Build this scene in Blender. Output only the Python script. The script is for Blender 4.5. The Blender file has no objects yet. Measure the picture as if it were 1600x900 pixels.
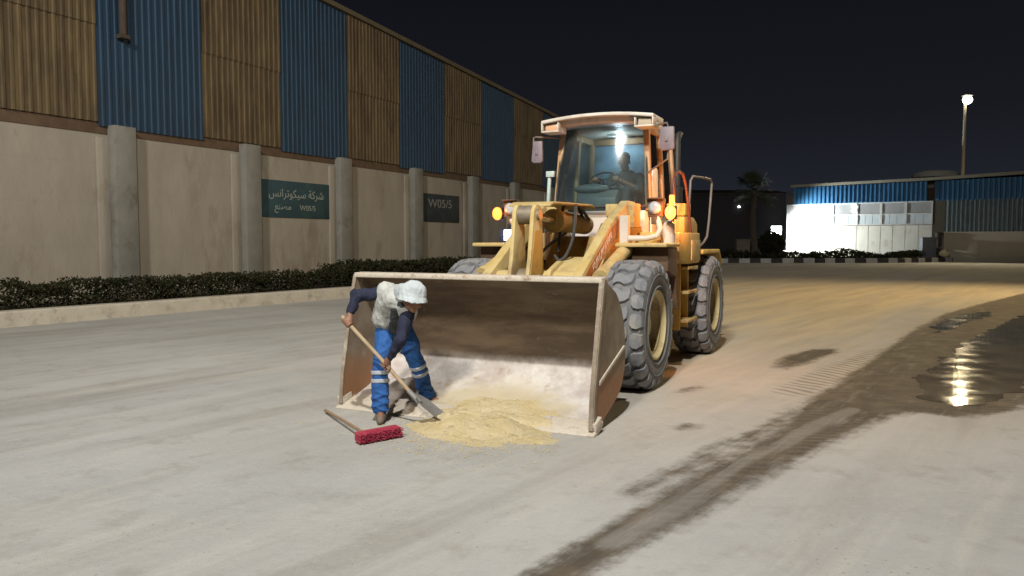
import bpy, bmesh, math, random
import numpy as np
from mathutils import Vector, Matrix, noise as mnoise
R = math.radians
PI = math.pi
random.seed(7)
rng = np.random.default_rng(7)
scene = bpy.context.scene
col = scene.collection

# ------------------------------------------------------------------ camera, sky, lights, exposure
FOC, CAMH = 1230.0, 1.7
PITCH = math.atan(75 / FOC)
cam_d = bpy.data.cameras.new('camera')
cam_d.sensor_width = 36
cam_d.lens = 36 * FOC / 1600
cam_d.clip_start = 0.05
cam_d.clip_end = 1500
cam = bpy.data.objects.new('camera', cam_d)
cam.location = (0, 0, CAMH)
cam.rotation_euler = (PI / 2 - PITCH, 0, 0)
col.objects.link(cam)
scene.camera = cam

world = bpy.data.worlds.new('World')
scene.world = world
world.use_nodes = True
wn = world.node_tree.nodes
wl = world.node_tree.links
bg = wn['Background']
sky = wn.new('ShaderNodeTexSky')
sky.sky_type = 'NISHITA'
sky.sun_disc = False
sky.sun_elevation = R(-6.0)
sky.sun_rotation = R(150)
sky.air_density = 1.0
sky.dust_density = 0.3
sky.ozone_density = 6.0
bg.inputs[1].default_value = 0.1
# town glow low in the night sky, added to the sky texture
wtc = wn.new('ShaderNodeTexCoord')
wsx = wn.new('ShaderNodeSeparateXYZ')
wl.new(wtc.outputs['Generated'], wsx.inputs[0])
wrp = wn.new('ShaderNodeValToRGB')
wrp.color_ramp.elements[0].position = 0.0
wrp.color_ramp.elements[0].color = (0.16, 0.185, 0.255, 1)
wrp.color_ramp.elements[1].position = 0.42
wrp.color_ramp.elements[1].color = (0.03, 0.033, 0.05, 1)
e_ = wrp.color_ramp.elements.new(0.15)
e_.color = (0.08, 0.09, 0.125, 1)
wl.new(wsx.outputs[2], wrp.inputs[0])
wad = wn.new('ShaderNodeMix')
wad.data_type = 'RGBA'
wad.blend_type = 'ADD'
wad.inputs[0].default_value = 1.0
wl.new(sky.outputs[0], wad.inputs[6])
wl.new(wrp.outputs[0], wad.inputs[7])
wl.new(wad.outputs[2], bg.inputs[0])


def lamp(name, kind, loc, power, colr, size=0.1, aim=None, cone=None, blend=0.5, parent=None):
    d = bpy.data.lights.new(name, kind)
    d.energy = power
    d.color = colr
    if kind in ('POINT', 'SPOT'):
        d.shadow_soft_size = size
    if kind == 'SPOT':
        d.spot_size = R(cone)
        d.spot_blend = blend
    o = bpy.data.objects.new(name, d)
    col.objects.link(o)
    o.location = loc
    if aim is not None:
        o.rotation_euler = (Vector(aim) - Vector(loc)).to_track_quat('-Z', 'Y').to_euler()
    if parent:
        o.parent = parent
    return o


# yard lamp on its tall mast just behind the photographer, a weaker floodlight further back
lamp('yard_lamp', 'SPOT', (-0.9, -0.7, 12.0), 7300, (1.0, 0.98, 0.93), 0.16, aim=(0.6, 7.0, 0), cone=150, blend=0.6)
lamp('yard_floodlight', 'SPOT', (-9.0, -18, 21.0), 43000, (1.0, 0.94, 0.83), 1.5, aim=(0, 27, 2), cone=50, blend=1.0)
lamp('yard_sodium_lamp', 'SPOT', (21, 25, 12), 6800, (1.0, 0.76, 0.42), 0.3, aim=(12, 20, 0), cone=120, blend=1.0)

scene.view_settings.view_transform = 'Standard'
scene.view_settings.look = 'None'
scene.view_settings.exposure = 0.12
scene.view_settings.gamma = 1
scene.render.engine = 'CYCLES'
scene.cycles.use_denoising = True
scene.cycles.max_bounces = 6
scene.cycles.transparent_max_bounces = 12
scene.cycles.sample_clamp_indirect = 4
scene.cycles.caustics_reflective = False
scene.cycles.caustics_refractive = False


# ------------------------------------------------------------------ projection of photo pixels (1600x900) to the world
_fw = np.array([0, math.cos(PITCH), -math.sin(PITCH)])
_up = np.array([0, math.sin(PITCH), math.cos(PITCH)])


def _ray(px, py):
    return _fw + np.array([1, 0, 0]) * (px - 800) / FOC + _up * (450 - py) / FOC


def at(px, py, z=0.0):
    r = _ray(px, py)
    t = (z - CAMH) / r[2]
    p = np.array([0, 0, CAMH]) + r * t
    return Vector(p)


def aty(px, py, Y):
    r = _ray(px, py)
    return Vector(np.array([0, 0, CAMH]) + r * (Y / r[1]))


# ------------------------------------------------------------------ materials
def M(name, c, c2=None, rough=0.75, metal=0.0, nscale=4.0, bump=0.0, bscale=40.0, c3=None, c3scale=1.5, c3amt=0.5,
      stretch=None, spec=0.5, coord='Object', detail=6):
    m = bpy.data.materials.new(name)
    m.use_nodes = True
    nt = m.node_tree
    b = nt.nodes['Principled BSDF']
    b.inputs['Roughness'].default_value = rough
    b.inputs['Metallic'].default_value = metal
    b.inputs['Specular IOR Level'].default_value = spec
    if c2 is None:
        b.inputs['Base Color'].default_value = (*c, 1)
    tc = nt.nodes.new('ShaderNodeTexCoord')
    src = tc.outputs[coord]
    if stretch:
        mp = nt.nodes.new('ShaderNodeMapping')
        mp.inputs['Scale'].default_value = stretch
        nt.links.new(src, mp.inputs[0])
        src = mp.outputs[0]
    if c2 is not None:
        n = nt.nodes.new('ShaderNodeTexNoise')
        n.inputs['Scale'].default_value = nscale
        n.inputs['Detail'].default_value = detail
        n.inputs['Roughness'].default_value = 0.65
        nt.links.new(src, n.inputs['Vector'])
        rp = nt.nodes.new('ShaderNodeValToRGB')
        rp.color_ramp.elements[0].position = 0.33
        rp.color_ramp.elements[1].position = 0.67
        rp.color_ramp.elements[0].color = (*c, 1)
        rp.color_ramp.elements[1].color = (*c2, 1)
        nt.links.new(n.outputs['Fac'], rp.inputs[0])
        outc = rp.outputs[0]
        if c3 is not None:
            n3 = nt.nodes.new('ShaderNodeTexNoise')
            n3.inputs['Scale'].default_value = c3scale
            n3.inputs['Detail'].default_value = 8
            n3.inputs['Roughness'].default_value = 0.7
            nt.links.new(src, n3.inputs['Vector'])
            r3 = nt.nodes.new('ShaderNodeMapRange')
            r3.inputs[1].default_value = 0.62 - 0.25 * c3amt
            r3.inputs[2].default_value = 0.74 - 0.12 * c3amt
            nt.links.new(n3.outputs['Fac'], r3.inputs[0])
            mx = nt.nodes.new('ShaderNodeMix')
            mx.data_type = 'RGBA'
            nt.links.new(r3.outputs[0], mx.inputs[0])
            nt.links.new(outc, mx.inputs[6])
            mx.inputs[7].default_value = (*c3, 1)
            outc = mx.outputs[2]
        nt.links.new(outc, b.inputs['Base Color'])
    if bump > 0:
        nb = nt.nodes.new('ShaderNodeTexNoise')
        nb.inputs['Scale'].default_value = bscale
        nb.inputs['Detail'].default_value = 4
        nt.links.new(src, nb.inputs['Vector'])
        bp = nt.nodes.new('ShaderNodeBump')
        bp.inputs['Strength'].default_value = bump
        bp.inputs['Distance'].default_value = 0.02
        nt.links.new(nb.outputs['Fac'], bp.inputs['Height'])
        nt.links.new(bp.outputs[0], b.inputs['Normal'])
    return m


def emit(name, c, s):
    m = bpy.data.materials.new(name)
    m.use_nodes = True
    b = m.node_tree.nodes['Principled BSDF']
    b.inputs['Base Color'].default_value = (*c, 1)
    b.inputs['Emission Color'].default_value = (*c, 1)
    b.inputs['Emission Strength'].default_value = s
    return m


def glass(name, tint, gloss=0.12, haze=0.08, hz=(0.35, 0.42, 0.42), r=0.03):
    m = bpy.data.materials.new(name)
    m.use_nodes = True
    nt = m.node_tree
    nt.nodes.remove(nt.nodes['Principled BSDF'])
    out = nt.nodes['Material Output']
    t = nt.nodes.new('ShaderNodeBsdfTransparent')
    t.inputs[0].default_value = (*tint, 1)
    g = nt.nodes.new('ShaderNodeBsdfGlossy')
    g.inputs['Roughness'].default_value = r
    d = nt.nodes.new('ShaderNodeBsdfDiffuse')
    d.inputs[0].default_value = (*hz, 1)
    tc = nt.nodes.new('ShaderNodeTexCoord')
    n = nt.nodes.new('ShaderNodeTexNoise')
    n.inputs['Scale'].default_value = 3
    n.inputs['Detail'].default_value = 8
    nt.links.new(tc.outputs['Object'], n.inputs['Vector'])
    mr = nt.nodes.new('ShaderNodeMapRange')
    mr.inputs[1].default_value = 0.3
    mr.inputs[2].default_value = 0.75
    mr.inputs[3].default_value = haze * 0.5
    mr.inputs[4].default_value = haze * 1.8
    nt.links.new(n.outputs['Fac'], mr.inputs[0])
    a1 = nt.nodes.new('ShaderNodeMixShader')
    nt.links.new(mr.outputs[0], a1.inputs[0])
    nt.links.new(t.outputs[0], a1.inputs[1])
    nt.links.new(d.outputs[0], a1.inputs[2])
    fr = nt.nodes.new('ShaderNodeFresnel')
    fr.inputs[0].default_value = 1.45
    ad = nt.nodes.new('ShaderNodeMath')
    ad.operation = 'ADD'
    nt.links.new(fr.outputs[0], ad.inputs[0])
    ad.inputs[1].default_value = gloss * 0.5
    a2 = nt.nodes.new('ShaderNodeMixShader')
    nt.links.new(ad.outputs[0], a2.inputs[0])
    nt.links.new(a1.outputs[0], a2.inputs[1])
    nt.links.new(g.outputs[0], a2.inputs[2])
    nt.links.new(a2.outputs[0], out.inputs[0])
    return m


# ------------------------------------------------------------------ mesh builder
class MB:
    def __init__(s):
        s.v, s.f, s.mi = [], [], []

    def add(s, vs, fs, mi=0):
        k = len(s.v)
        s.v += [tuple(map(float, p)) for p in vs]
        s.f += [tuple(k + i for i in f) for f in fs]
        s.mi += [mi] * len(fs)
        return s

    def box(s, lo, hi, mi=0, rot=None, piv=None):
        x0, y0, z0 = lo
        x1, y1, z1 = hi
        vs = [Vector(p) for p in ((x0, y0, z0), (x1, y0, z0), (x1, y1, z0), (x0, y1, z0), (x0, y0, z1), (x1, y0, z1), (x1, y1, z1), (x0, y1, z1))]
        if rot is not None:
            pv = Vector(piv) if piv else sum(vs, Vector()) / 8
            vs = [pv + rot @ (p - pv) for p in vs]
        return s.add(vs, [(0, 3, 2, 1), (4, 5, 6, 7), (0, 1, 5, 4), (1, 2, 6, 5), (2, 3, 7, 6), (3, 0, 4, 7)], mi)

    def prism(s, prof, a0, a1, axis=0, mi=0):
        """polygon of 2-D points extruded along an axis (0: points are (y,z); 1: (x,z); 2: (x,y))"""
        def P(p, a):
            return (a, p[0], p[1]) if axis == 0 else ((p[0], a, p[1]) if axis == 1 else (p[0], p[1], a))
        n = len(prof)
        vs = [P(p, a0) for p in prof] + [P(p, a1) for p in prof]
        fs = [tuple(range(n - 1, -1, -1)), tuple(range(n, 2 * n))] + [(i, (i + 1) % n, n + (i + 1) % n, n + i) for i in range(n)]
        return s.add(vs, fs, mi)

    def tube(s, pts, r, seg=10, mi=0, cap=True):
        pts = [Vector(p) for p in pts]
        n = len(pts)
        rs = r if isinstance(r, (list, tuple)) else [r] * n
        vs, fs = [], []
        prev = None
        for i, p in enumerate(pts):
            d = (pts[min(i + 1, n - 1)] - pts[max(i - 1, 0)]).normalized()
            if prev is None:
                a = Vector((0, 0, 1)) if abs(d.z) < 0.9 else Vector((1, 0, 0))
                u = d.cross(a).normalized()
            else:
                u = (prev - d * prev.dot(d)).normalized()
            prev = u
            w = d.cross(u)
            for k in range(seg):
                t = 2 * PI * k / seg
                vs.append(p + (u * math.cos(t) + w * math.sin(t)) * rs[i])
        for i in range(n - 1):
            for k in range(seg):
                a, b = i * seg + k, i * seg + (k + 1) % seg
                fs.append((a, b, b + seg, a + seg))
        if cap:
            fs.append(tuple(range(seg - 1, -1, -1)))
            fs.append(tuple((n - 1) * seg + k for k in range(seg)))
        return s.add(vs, fs, mi)

    def lathe(s, prof, seg=32, axis='x', org=(0, 0, 0), mi=0, closed=False):
        """prof: (position along axis, radius)"""
        n = len(prof)
        vs, fs = [], []
        for k in range(seg):
            t = 2 * PI * k / seg
            c, q = math.cos(t), math.sin(t)
            for a, r in prof:
                p = (a, r * c, r * q) if axis == 'x' else ((r * q, a, r * c) if axis == 'y' else (r * c, r * q, a))
                vs.append((p[0] + org[0], p[1] + org[1], p[2] + org[2]))
        for k in range(seg):
            k2 = (k + 1) % seg
            for i in range(n if closed else n - 1):
                j = (i + 1) % n
                fs.append((k * n + i, k * n + j, k2 * n + j, k2 * n + i))
        return s.add(vs, fs, mi)

    def ell(s, c, rad, rot=None, seg=20, rings=12, mi=0):
        vs, fs = [], []
        c = Vector(c)
        for i in range(rings + 1):
            ph = PI * i / rings
            for k in range(seg):
                t = 2 * PI * k / seg
                p = Vector((rad[0] * math.sin(ph) * math.cos(t), rad[1] * math.sin(ph) * math.sin(t), rad[2] * math.cos(ph)))
                vs.append(c + (rot @ p if rot is not None else p))
        for i in range(rings):
            for k in range(seg):
                a, b = i * seg + k, i * seg + (k + 1) % seg
                fs.append((a, a + seg, b + seg, b))
        return s.add(vs, fs, mi)

    def capsule(s, p0, p1, r0, r1, seg=14):
        p0, p1 = Vector(p0), Vector(p1)
        d = (p1 - p0).normalized()
        pts, rs = [], []
        for a in (90, 65, 40, 15):
            pts.append(p0 - d * r0 * math.sin(R(a)))
            rs.append(max(r0 * math.cos(R(a)), 0.001))
        for a in (15, 40, 65, 90):
            pts.append(p1 + d * r1 * math.sin(R(a)))
            rs.append(max(r1 * math.cos(R(a)), 0.001))
        return s.tube(pts, rs, seg)

    def build(s, name, mats, parent=None, bevel=0.0, loc=None, sharp=35, fixn=True, smooth=True):
        me = bpy.data.meshes.new(name)
        me.from_pydata(s.v, [], s.f)
        mats = mats if isinstance(mats, (list, tuple)) else [mats]
        for m in mats:
            me.materials.append(m)
        if len(mats) > 1:
            me.polygons.foreach_set('material_index', s.mi)
        if bevel or fixn:
            bm = bmesh.new()
            bm.from_mesh(me)
            if fixn:
                bmesh.ops.recalc_face_normals(bm, faces=bm.faces)
            if bevel:
                es = [e for e in bm.edges if len(e.link_faces) == 2 and e.calc_face_angle(0) > R(30)]
                bmesh.ops.bevel(bm, geom=es, offset=bevel, segments=2, affect='EDGES', profile=0.5, clamp_overlap=True)
            bm.to_mesh(me)
            bm.free()
        if smooth:
            me.polygons.foreach_set('use_smooth', [True] * len(me.polygons))
            me.set_sharp_from_angle(angle=R(sharp))
        me.update()
        o = bpy.data.objects.new(name, me)
        col.objects.link(o)
        if parent:
            o.parent = parent
        if loc is not None:
            o.location = loc
        return o


def tag(o, label=None, cat=None, group=None, kind=None):
    if label:
        o['label'] = label
    if cat:
        o['category'] = cat
    if group:
        o['group'] = group
    if kind:
        o['kind'] = kind
    return o


def empty(name, loc, label, cat, rz=0.0, group=None):
    o = bpy.data.objects.new(name, None)
    o.empty_display_size = 0.2
    col.objects.link(o)
    o.location = loc
    o.rotation_euler = (0, 0, rz)
    return tag(o, label, cat, group)


def union(mb, name, mat, parent=None, voxel=0.012, smooth=3, loc=(0, 0, 0), wr=0.0, wsc=11.0):
    """voxel union of overlapping closed shapes into one continuous skin; verts are world minus loc"""
    loc = Vector(loc)
    me = bpy.data.meshes.new(name)
    me.from_pydata([Vector(p) - loc for p in mb.v], [], mb.f)
    bm = bmesh.new()
    bm.from_mesh(me)
    bmesh.ops.remove_doubles(bm, verts=bm.verts, dist=1e-5)
    bmesh.ops.recalc_face_normals(bm, faces=bm.faces)
    bm.to_mesh(me)
    bm.free()
    o = bpy.data.objects.new(name + '_src', me)
    col.objects.link(o)
    md = o.modifiers.new('r', 'REMESH')
    md.mode = 'VOXEL'
    md.voxel_size = voxel
    sm = o.modifiers.new('s', 'SMOOTH')
    sm.factor = 0.5
    sm.iterations = smooth
    dg = bpy.context.evaluated_depsgraph_get()
    ev = o.evaluated_get(dg)
    nm = bpy.data.meshes.new_from_object(ev)
    nm.name = name
    bpy.data.objects.remove(o)
    nm.materials.clear()
    nm.materials.append(mat)
    if wr:
        nrm_ = [v_.normal.copy() for v_ in nm.vertices]
        cos_ = [v_.co.copy() for v_ in nm.vertices]
        for v_, q, nn_ in zip(nm.vertices, cos_, nrm_):
            f = mnoise.fractal(Vector((q.x * wsc, q.y * wsc, q.z * wsc * .7)), 0.9, 2.0, 3)
            f -= abs(mnoise.noise(Vector((q.x * wsc * 1.3 + 5, q.y * wsc * 1.3, q.z * wsc)))) * .8
            v_.co = q + nn_ * f * wr
    nm.polygons.foreach_set('use_smooth', [True] * len(nm.polygons))
    r = bpy.data.objects.new(name, nm)
    col.objects.link(r)
    if parent:
        r.parent = parent
    else:
        r.location = loc
    return r


def text_mesh(name, body, size, mat, parent, mtx, shear=0.0, xs=1.0):
    c = bpy.data.curves.new(name, 'FONT')
    c.body = body
    c.size = size
    c.shear = shear
    c.align_x = 'CENTER'
    c.align_y = 'CENTER'
    c.extrude = 0.002
    o = bpy.data.objects.new(name, c)
    col.objects.link(o)
    dg = bpy.context.evaluated_depsgraph_get()
    nm = bpy.data.meshes.new_from_object(o.evaluated_get(dg))
    bpy.data.objects.remove(o)
    nm.name = name
    nm.materials.clear()
    nm.materials.append(mat)
    nm.transform(mtx @ Matrix.Diagonal((xs, 1, 1, 1)))
    r = bpy.data.objects.new(name, nm)
    col.objects.link(r)
    if parent:
        r.parent = parent
    return r


# ------------------------------------------------------------------ ground
def polyd(px, py, poly):
    """signed distance to a polygon, positive inside"""
    poly = np.array(poly)
    a, b = poly, np.roll(poly, -1, 0)
    dmin = np.full(px.shape, 1e9)
    ins = np.zeros(px.shape, bool)
    for (x0, y0), (x1, y1) in zip(a, b):
        ex_, ey_ = x1 - x0, y1 - y0
        t = np.clip(((px - x0) * ex_ + (py - y0) * ey_) / (ex_ * ex_ + ey_ * ey_ + 1e-12), 0, 1)
        dmin = np.minimum(dmin, np.hypot(px - x0 - t * ex_, py - y0 - t * ey_))
        cnd = ((y0 > py) != (y1 > py)) & (px < (x1 - x0) * (py - y0) / (y1 - y0 + 1e-12) + x0)
        ins ^= cnd
    return np.where(ins, dmin, -dmin)


def pxpoly(pts):
    return [tuple(at(*p)[:2]) for p in pts]


def polyline_d(px, py, pts):
    d = np.full(px.shape, 1e9)
    for (x0, y0), (x1, y1) in zip(pts[:-1], pts[1:]):
        ex_, ey_ = x1 - x0, y1 - y0
        t = np.clip(((px - x0) * ex_ + (py - y0) * ey_) / (ex_ * ex_ + ey_ * ey_ + 1e-12), 0, 1)
        d = np.minimum(d, np.hypot(px - x0 - t * ex_, py - y0 - t * ey_))
    return d


def geo(a, b, n):
    return list(a + (b - a) * (np.linspace(0, 1, n + 1)[1:] ** 2.2))


xs = sorted(geo(-14, -400, 14)) + list(np.arange(-14, 16.01, 0.1)) + geo(16, 420, 14)
ys = sorted(geo(-3, -300, 12)) + list(np.arange(-3, 30.01, 0.1)) + geo(30, 600, 20)
GX, GY = np.meshgrid(np.array(xs), np.array(ys))
nx, ny = len(xs), len(ys)
gx, gy = GX.ravel(), GY.ravel()

wet_main = pxpoly([(800, 925), (900, 853), (1000, 797), (1105, 735), (1205, 682), (1270, 626), (1355, 570), (1420, 522), (1480, 490), (1560, 468), (1700, 436),
                   (1900, 440), (1760, 520), (1660, 585), (1590, 640), (1500, 652), (1430, 642), (1385, 650), (1328, 676), (1250, 712), (1178, 748), (1040, 828), (930, 890), (885, 925)])
wet = polyd(gx, gy, wet_main)
for pp in ([(1195, 575), (1215, 558), (1260, 545), (1312, 543), (1318, 552), (1270, 568), (1225, 580)],
           [(1040, 612), (1075, 603), (1110, 600), (1115, 606), (1070, 618)],
           [(1035, 668), (1065, 657), (1110, 662), (1100, 672), (1060, 676)]):
    wet = np.maximum(wet, polyd(gx, gy, pxpoly(pp)) - 0.12)
wet = np.maximum(wet, 0.05 - polyline_d(gx, gy, pxpoly([(985, 772), (1060, 735), (1120, 700), (1190, 672), (1245, 640)])) - 0.03)
lighter = 0.09 - polyline_d(gx, gy, pxpoly([(960, 850), (1080, 778), (1180, 712), (1270, 668), (1330, 640)]))
d0 = at(1000, 820)
d1 = at(1480, 520)
sdir = (d1 - d0).normalized()
tread = 0.33 - polyline_d(gx, gy, pxpoly([(1240, 612), (1290, 588), (1345, 566), (1390, 548)]))
sandy = np.clip((gy - 5) / 10, 0, 1) * np.clip((gx + 3.5) / 5, 0, 1) * np.clip(1 - (gy - 26) / 26, 0, 1)
_h = at(742, 680)
_gx, _gy = gx - _h.x, gy - _h.y
_ca, _sa = math.cos(R(25.7)), math.sin(R(25.7))
grain = 0.62 - np.hypot((_gx * _ca - _gy * _sa) / 1.25, (_gx * _sa + _gy * _ca) / .62)
me = bpy.data.meshes.new('ground')
idx = np.arange(nx * ny).reshape(ny, nx)
quads = np.stack([idx[:-1, :-1], idx[:-1, 1:], idx[1:, 1:], idx[1:, :-1]], -1).reshape(-1, 4)
me.vertices.add(nx * ny)
me.vertices.foreach_set('co', np.stack([gx, gy, np.zeros_like(gx)], -1).ravel())
me.loops.add(quads.size)
me.loops.foreach_set('vertex_index', quads.ravel())
me.polygons.add(len(quads))
me.polygons.foreach_set('loop_start', np.arange(len(quads)) * 4)
me.polygons.foreach_set('loop_total', np.full(len(quads), 4))
me.update()
me.validate()
for nm, arr in (('wet', wet), ('lighter', lighter), ('tread', tread), ('sandy', sandy), ('grain', grain)):
    at_ = me.attributes.new(nm, 'FLOAT', 'POINT')
    at_.data.foreach_set('value', np.clip(arr, -3, 3).astype(np.float32))


class NT:
    def __init__(s, m):
        s.nt = m.node_tree

    def n(s, t, **k):
        o = s.nt.nodes.new('ShaderNode' + t)
        for a, b in k.items():
            setattr(o, a, b)
        return o

    def l(s, a, b):
        s.nt.links.new(a, b)

    def attr(s, name):
        return s.n('Attribute', attribute_name=name).outputs['Fac']

    def noise(s, vec, scale, detail=6, rough=0.6):
        o = s.n('TexNoise')
        o.inputs['Scale'].default_value = scale
        o.inputs['Detail'].default_value = detail
        o.inputs['Roughness'].default_value = rough
        s.l(vec, o.inputs['Vector'])
        return o.outputs['Fac']

    def math(s, op, a, b=None, clamp=False):
        o = s.n('Math', operation=op, use_clamp=clamp)
        for i, q in enumerate((a, b)):
            if q is None:
                continue
            if isinstance(q, (int, float)):
                o.inputs[i].default_value = q
            else:
                s.l(q, o.inputs[i])
        return o.outputs[0]

    def rng(s, v, a, b, c=0.0, d=1.0, smooth=True):
        o = s.n('MapRange')
        if smooth:
            o.interpolation_type = 'SMOOTHSTEP'
        for i, q in enumerate((a, b, c, d)):
            o.inputs[i + 1].default_value = q
        s.l(v, o.inputs[0])
        return o.outputs[0]

    def mix(s, f, a, b):
        o = s.n('Mix', data_type='RGBA')
        if isinstance(f, (int, float)):
            o.inputs[0].default_value = f
        else:
            s.l(f, o.inputs[0])
        for i, q in ((6, a), (7, b)):
            if isinstance(q, tuple):
                o.inputs[i].default_value = (*q, 1)
            else:
                s.l(q, o.inputs[i])
        return o.outputs[2]


gm = bpy.data.materials.new('dusty_concrete')
gm.use_nodes = True
N = NT(gm)
bs = gm.node_tree.nodes['Principled BSDF']
P = N.n('TexCoord').outputs['Object']
mp = N.n('Mapping')
mp.inputs['Rotation'].default_value = (0, 0, math.atan2(sdir.y, sdir.x) * -1)
N.l(P, mp.inputs[0])
mp2 = N.n('Mapping')
mp2.inputs['Scale'].default_value = (0.12, 1.0, 1.0)
N.l(mp.outputs[0], mp2.inputs[0])
STREAK = mp2.outputs[0]
base = N.mix(N.rng(N.noise(P, 0.35, 8), 0.3, 0.7), (0.36, 0.356, 0.342), (0.445, 0.44, 0.425))
base = N.mix(N.rng(N.noise(STREAK, 0.9, 7, 0.62), 0.45, 0.72), base, (0.29, 0.278, 0.255))
base = N.mix(N.math('MULTIPLY', N.rng(N.noise(STREAK, 3.1, 6, 0.66), 0.48, 0.72), 0.5), base, (0.5, 0.475, 0.43))
base = N.mix(N.math('MULTIPLY', N.rng(N.noise(P, 2.2, 10, 0.72), 0.5, 0.72), 0.6), base, (0.27, 0.255, 0.228))
base = N.mix(N.math('MULTIPLY', N.rng(N.noise(P, 9, 8, 0.75), 0.5, 0.7), 0.3), base, (0.5, 0.485, 0.455))
base = N.mix(N.math('MULTIPLY', N.rng(N.noise(P, 28, 6, 0.7), 0.5, 0.8), 0.35), base, (0.25, 0.235, 0.2))
sand = N.mix(N.rng(N.noise(STREAK, 1.6, 7, 0.65), 0.35, 0.68), (0.62, 0.49, 0.29), (0.46, 0.37, 0.24))
sf = N.math('MULTIPLY', N.attr('sandy'), N.rng(N.noise(STREAK, 0.5, 6, 0.6), 0.25, 0.62, 0.25, 0.95))
base = N.mix(sf, base, sand)
# small dark specks
vor = N.n('TexVoronoi')
vor.inputs['Scale'].default_value = 3.2
vor.inputs['Randomness'].default_value = 1.0
N.l(P, vor.inputs['Vector'])
spk = N.math('LESS_THAN', vor.outputs['Distance'], N.math('MULTIPLY', N.rng(N.noise(P, 1.3, 3), 0.55, 0.7), 0.045))
base = N.mix(N.math('MULTIPLY', spk, 0.7), base, (0.12, 0.11, 0.09))
vor2 = N.n('TexVoronoi')
vor2.inputs['Scale'].default_value = 17
N.l(P, vor2.inputs['Vector'])
spk2 = N.math('LESS_THAN', vor2.outputs['Distance'], N.math('MULTIPLY', N.rng(N.noise(P, 0.8, 5, .7), 0.42, 0.7), 0.2))
base = N.mix(N.math('MULTIPLY', spk2, 0.45), base, (0.17, 0.155, 0.13))
# wet
nz = N.math('SUBTRACT', N.noise(P, 5.5, 9, 0.72), 0.5)
nz2 = N.math('SUBTRACT', N.noise(STREAK, 4.0, 8, 0.7), 0.5)
wv = N.math('ADD', N.attr('wet'), N.math('ADD', N.math('MULTIPLY', nz, 0.3), N.math('MULTIPLY', nz2, 0.3)))
wmask = N.rng(wv, -0.12, 0.06)
lm = N.math('MULTIPLY', N.rng(N.math('ADD', N.attr('lighter'), N.math('MULTIPLY', nz2, 0.4)), -0.03, 0.06), 0.28)
wmask2 = N.math('MULTIPLY', wmask, N.math('SUBTRACT', 1.0, lm))
fine = N.rng(N.noise(STREAK, 9, 8, 0.75), 0.25, 0.5, 0.6, 1.0)
wmask3 = N.math('MULTIPLY', wmask2, N.math('MAXIMUM', fine, N.rng(N.attr('wet'), 0.25, 0.6)))
# tread marks: ridges across the wheel's path
w1 = N.n('TexWave')
w1.inputs['Scale'].default_value = 1.9
w1.inputs['Distortion'].default_value = 4.0
w1.inputs['Detail'].default_value = 1.0
mp3 = N.n('Mapping')
mp3.inputs['Rotation'].default_value = (0, 0, R(24))
N.l(mp.outputs[0], mp3.inputs[0])
N.l(mp3.outputs[0], w1.inputs['Vector'])
tm = N.math('MULTIPLY', N.rng(w1.outputs['Fac'], 0.55, 0.75), N.rng(N.math('ADD', N.attr('tread'), N.math('MULTIPLY', nz, 0.35)), 0.0, 0.2))
w2 = N.n('TexWave')
w2.inputs['Scale'].default_value = 2.6
w2.inputs['Distortion'].default_value = 7.0
w2.inputs['Detail'].default_value = 3.0
mp4 = N.n('Mapping')
mp4.inputs['Rotation'].default_value = (0, 0, R(-30))
N.l(mp.outputs[0], mp4.inputs[0])
N.l(mp4.outputs[0], w2.inputs['Vector'])
prints = N.math('MULTIPLY', N.rng(w2.outputs['Fac'], 0.5, 0.8), N.math('MULTIPLY', N.rng(N.attr('wet'), 0.3, 0.12), N.rng(N.noise(STREAK, 2.2, 6, .7), .42, .6)))
wmask3 = N.math('MULTIPLY', wmask3, N.math('SUBTRACT', 1.0, N.math('MULTIPLY', prints, 0.12)))
allwet = N.math('MAXIMUM', wmask3, N.math('MULTIPLY', tm, 0.5))
# thin grain dust swept round the heap
gr = N.math('MULTIPLY', N.rng(N.math('ADD', N.attr('grain'), N.math('MULTIPLY', nz, 1.1)), 0.0, 0.55), 0.8)
base = N.mix(gr, base, (0.56, 0.47, 0.29))
wetcol = N.mix(N.rng(N.noise(P, 3.0, 8), 0.35, 0.7), (0.056, 0.042, 0.026), (0.112, 0.086, 0.054))
base = N.mix(N.math('MULTIPLY', allwet, 0.93), base, wetcol)
N.l(base, bs.inputs['Base Color'])
N.l(N.rng(allwet, 0.3, 1.0, 0.9, 0.75), bs.inputs['Roughness'])
bs.inputs['Specular IOR Level'].default_value = 0.2
bp = N.n('Bump')
bp.inputs['Strength'].default_value = 0.8
bp.inputs['Distance'].default_value = 0.02
hh = N.math('ADD', N.math('MULTIPLY', N.noise(P, 14, 8, 0.7), 0.7), N.math('MULTIPLY', N.noise(P, 90, 4, 0.7), 0.35))
hh = N.math('SUBTRACT', hh, N.math('MULTIPLY', allwet, 0.5))
N.l(hh, bp.inputs['Height'])
N.l(bp.outputs[0], bs.inputs['Normal'])
me.materials.append(gm)
ground = bpy.data.objects.new('ground', me)
col.objects.link(ground)
tag(ground, kind='structure')

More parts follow.
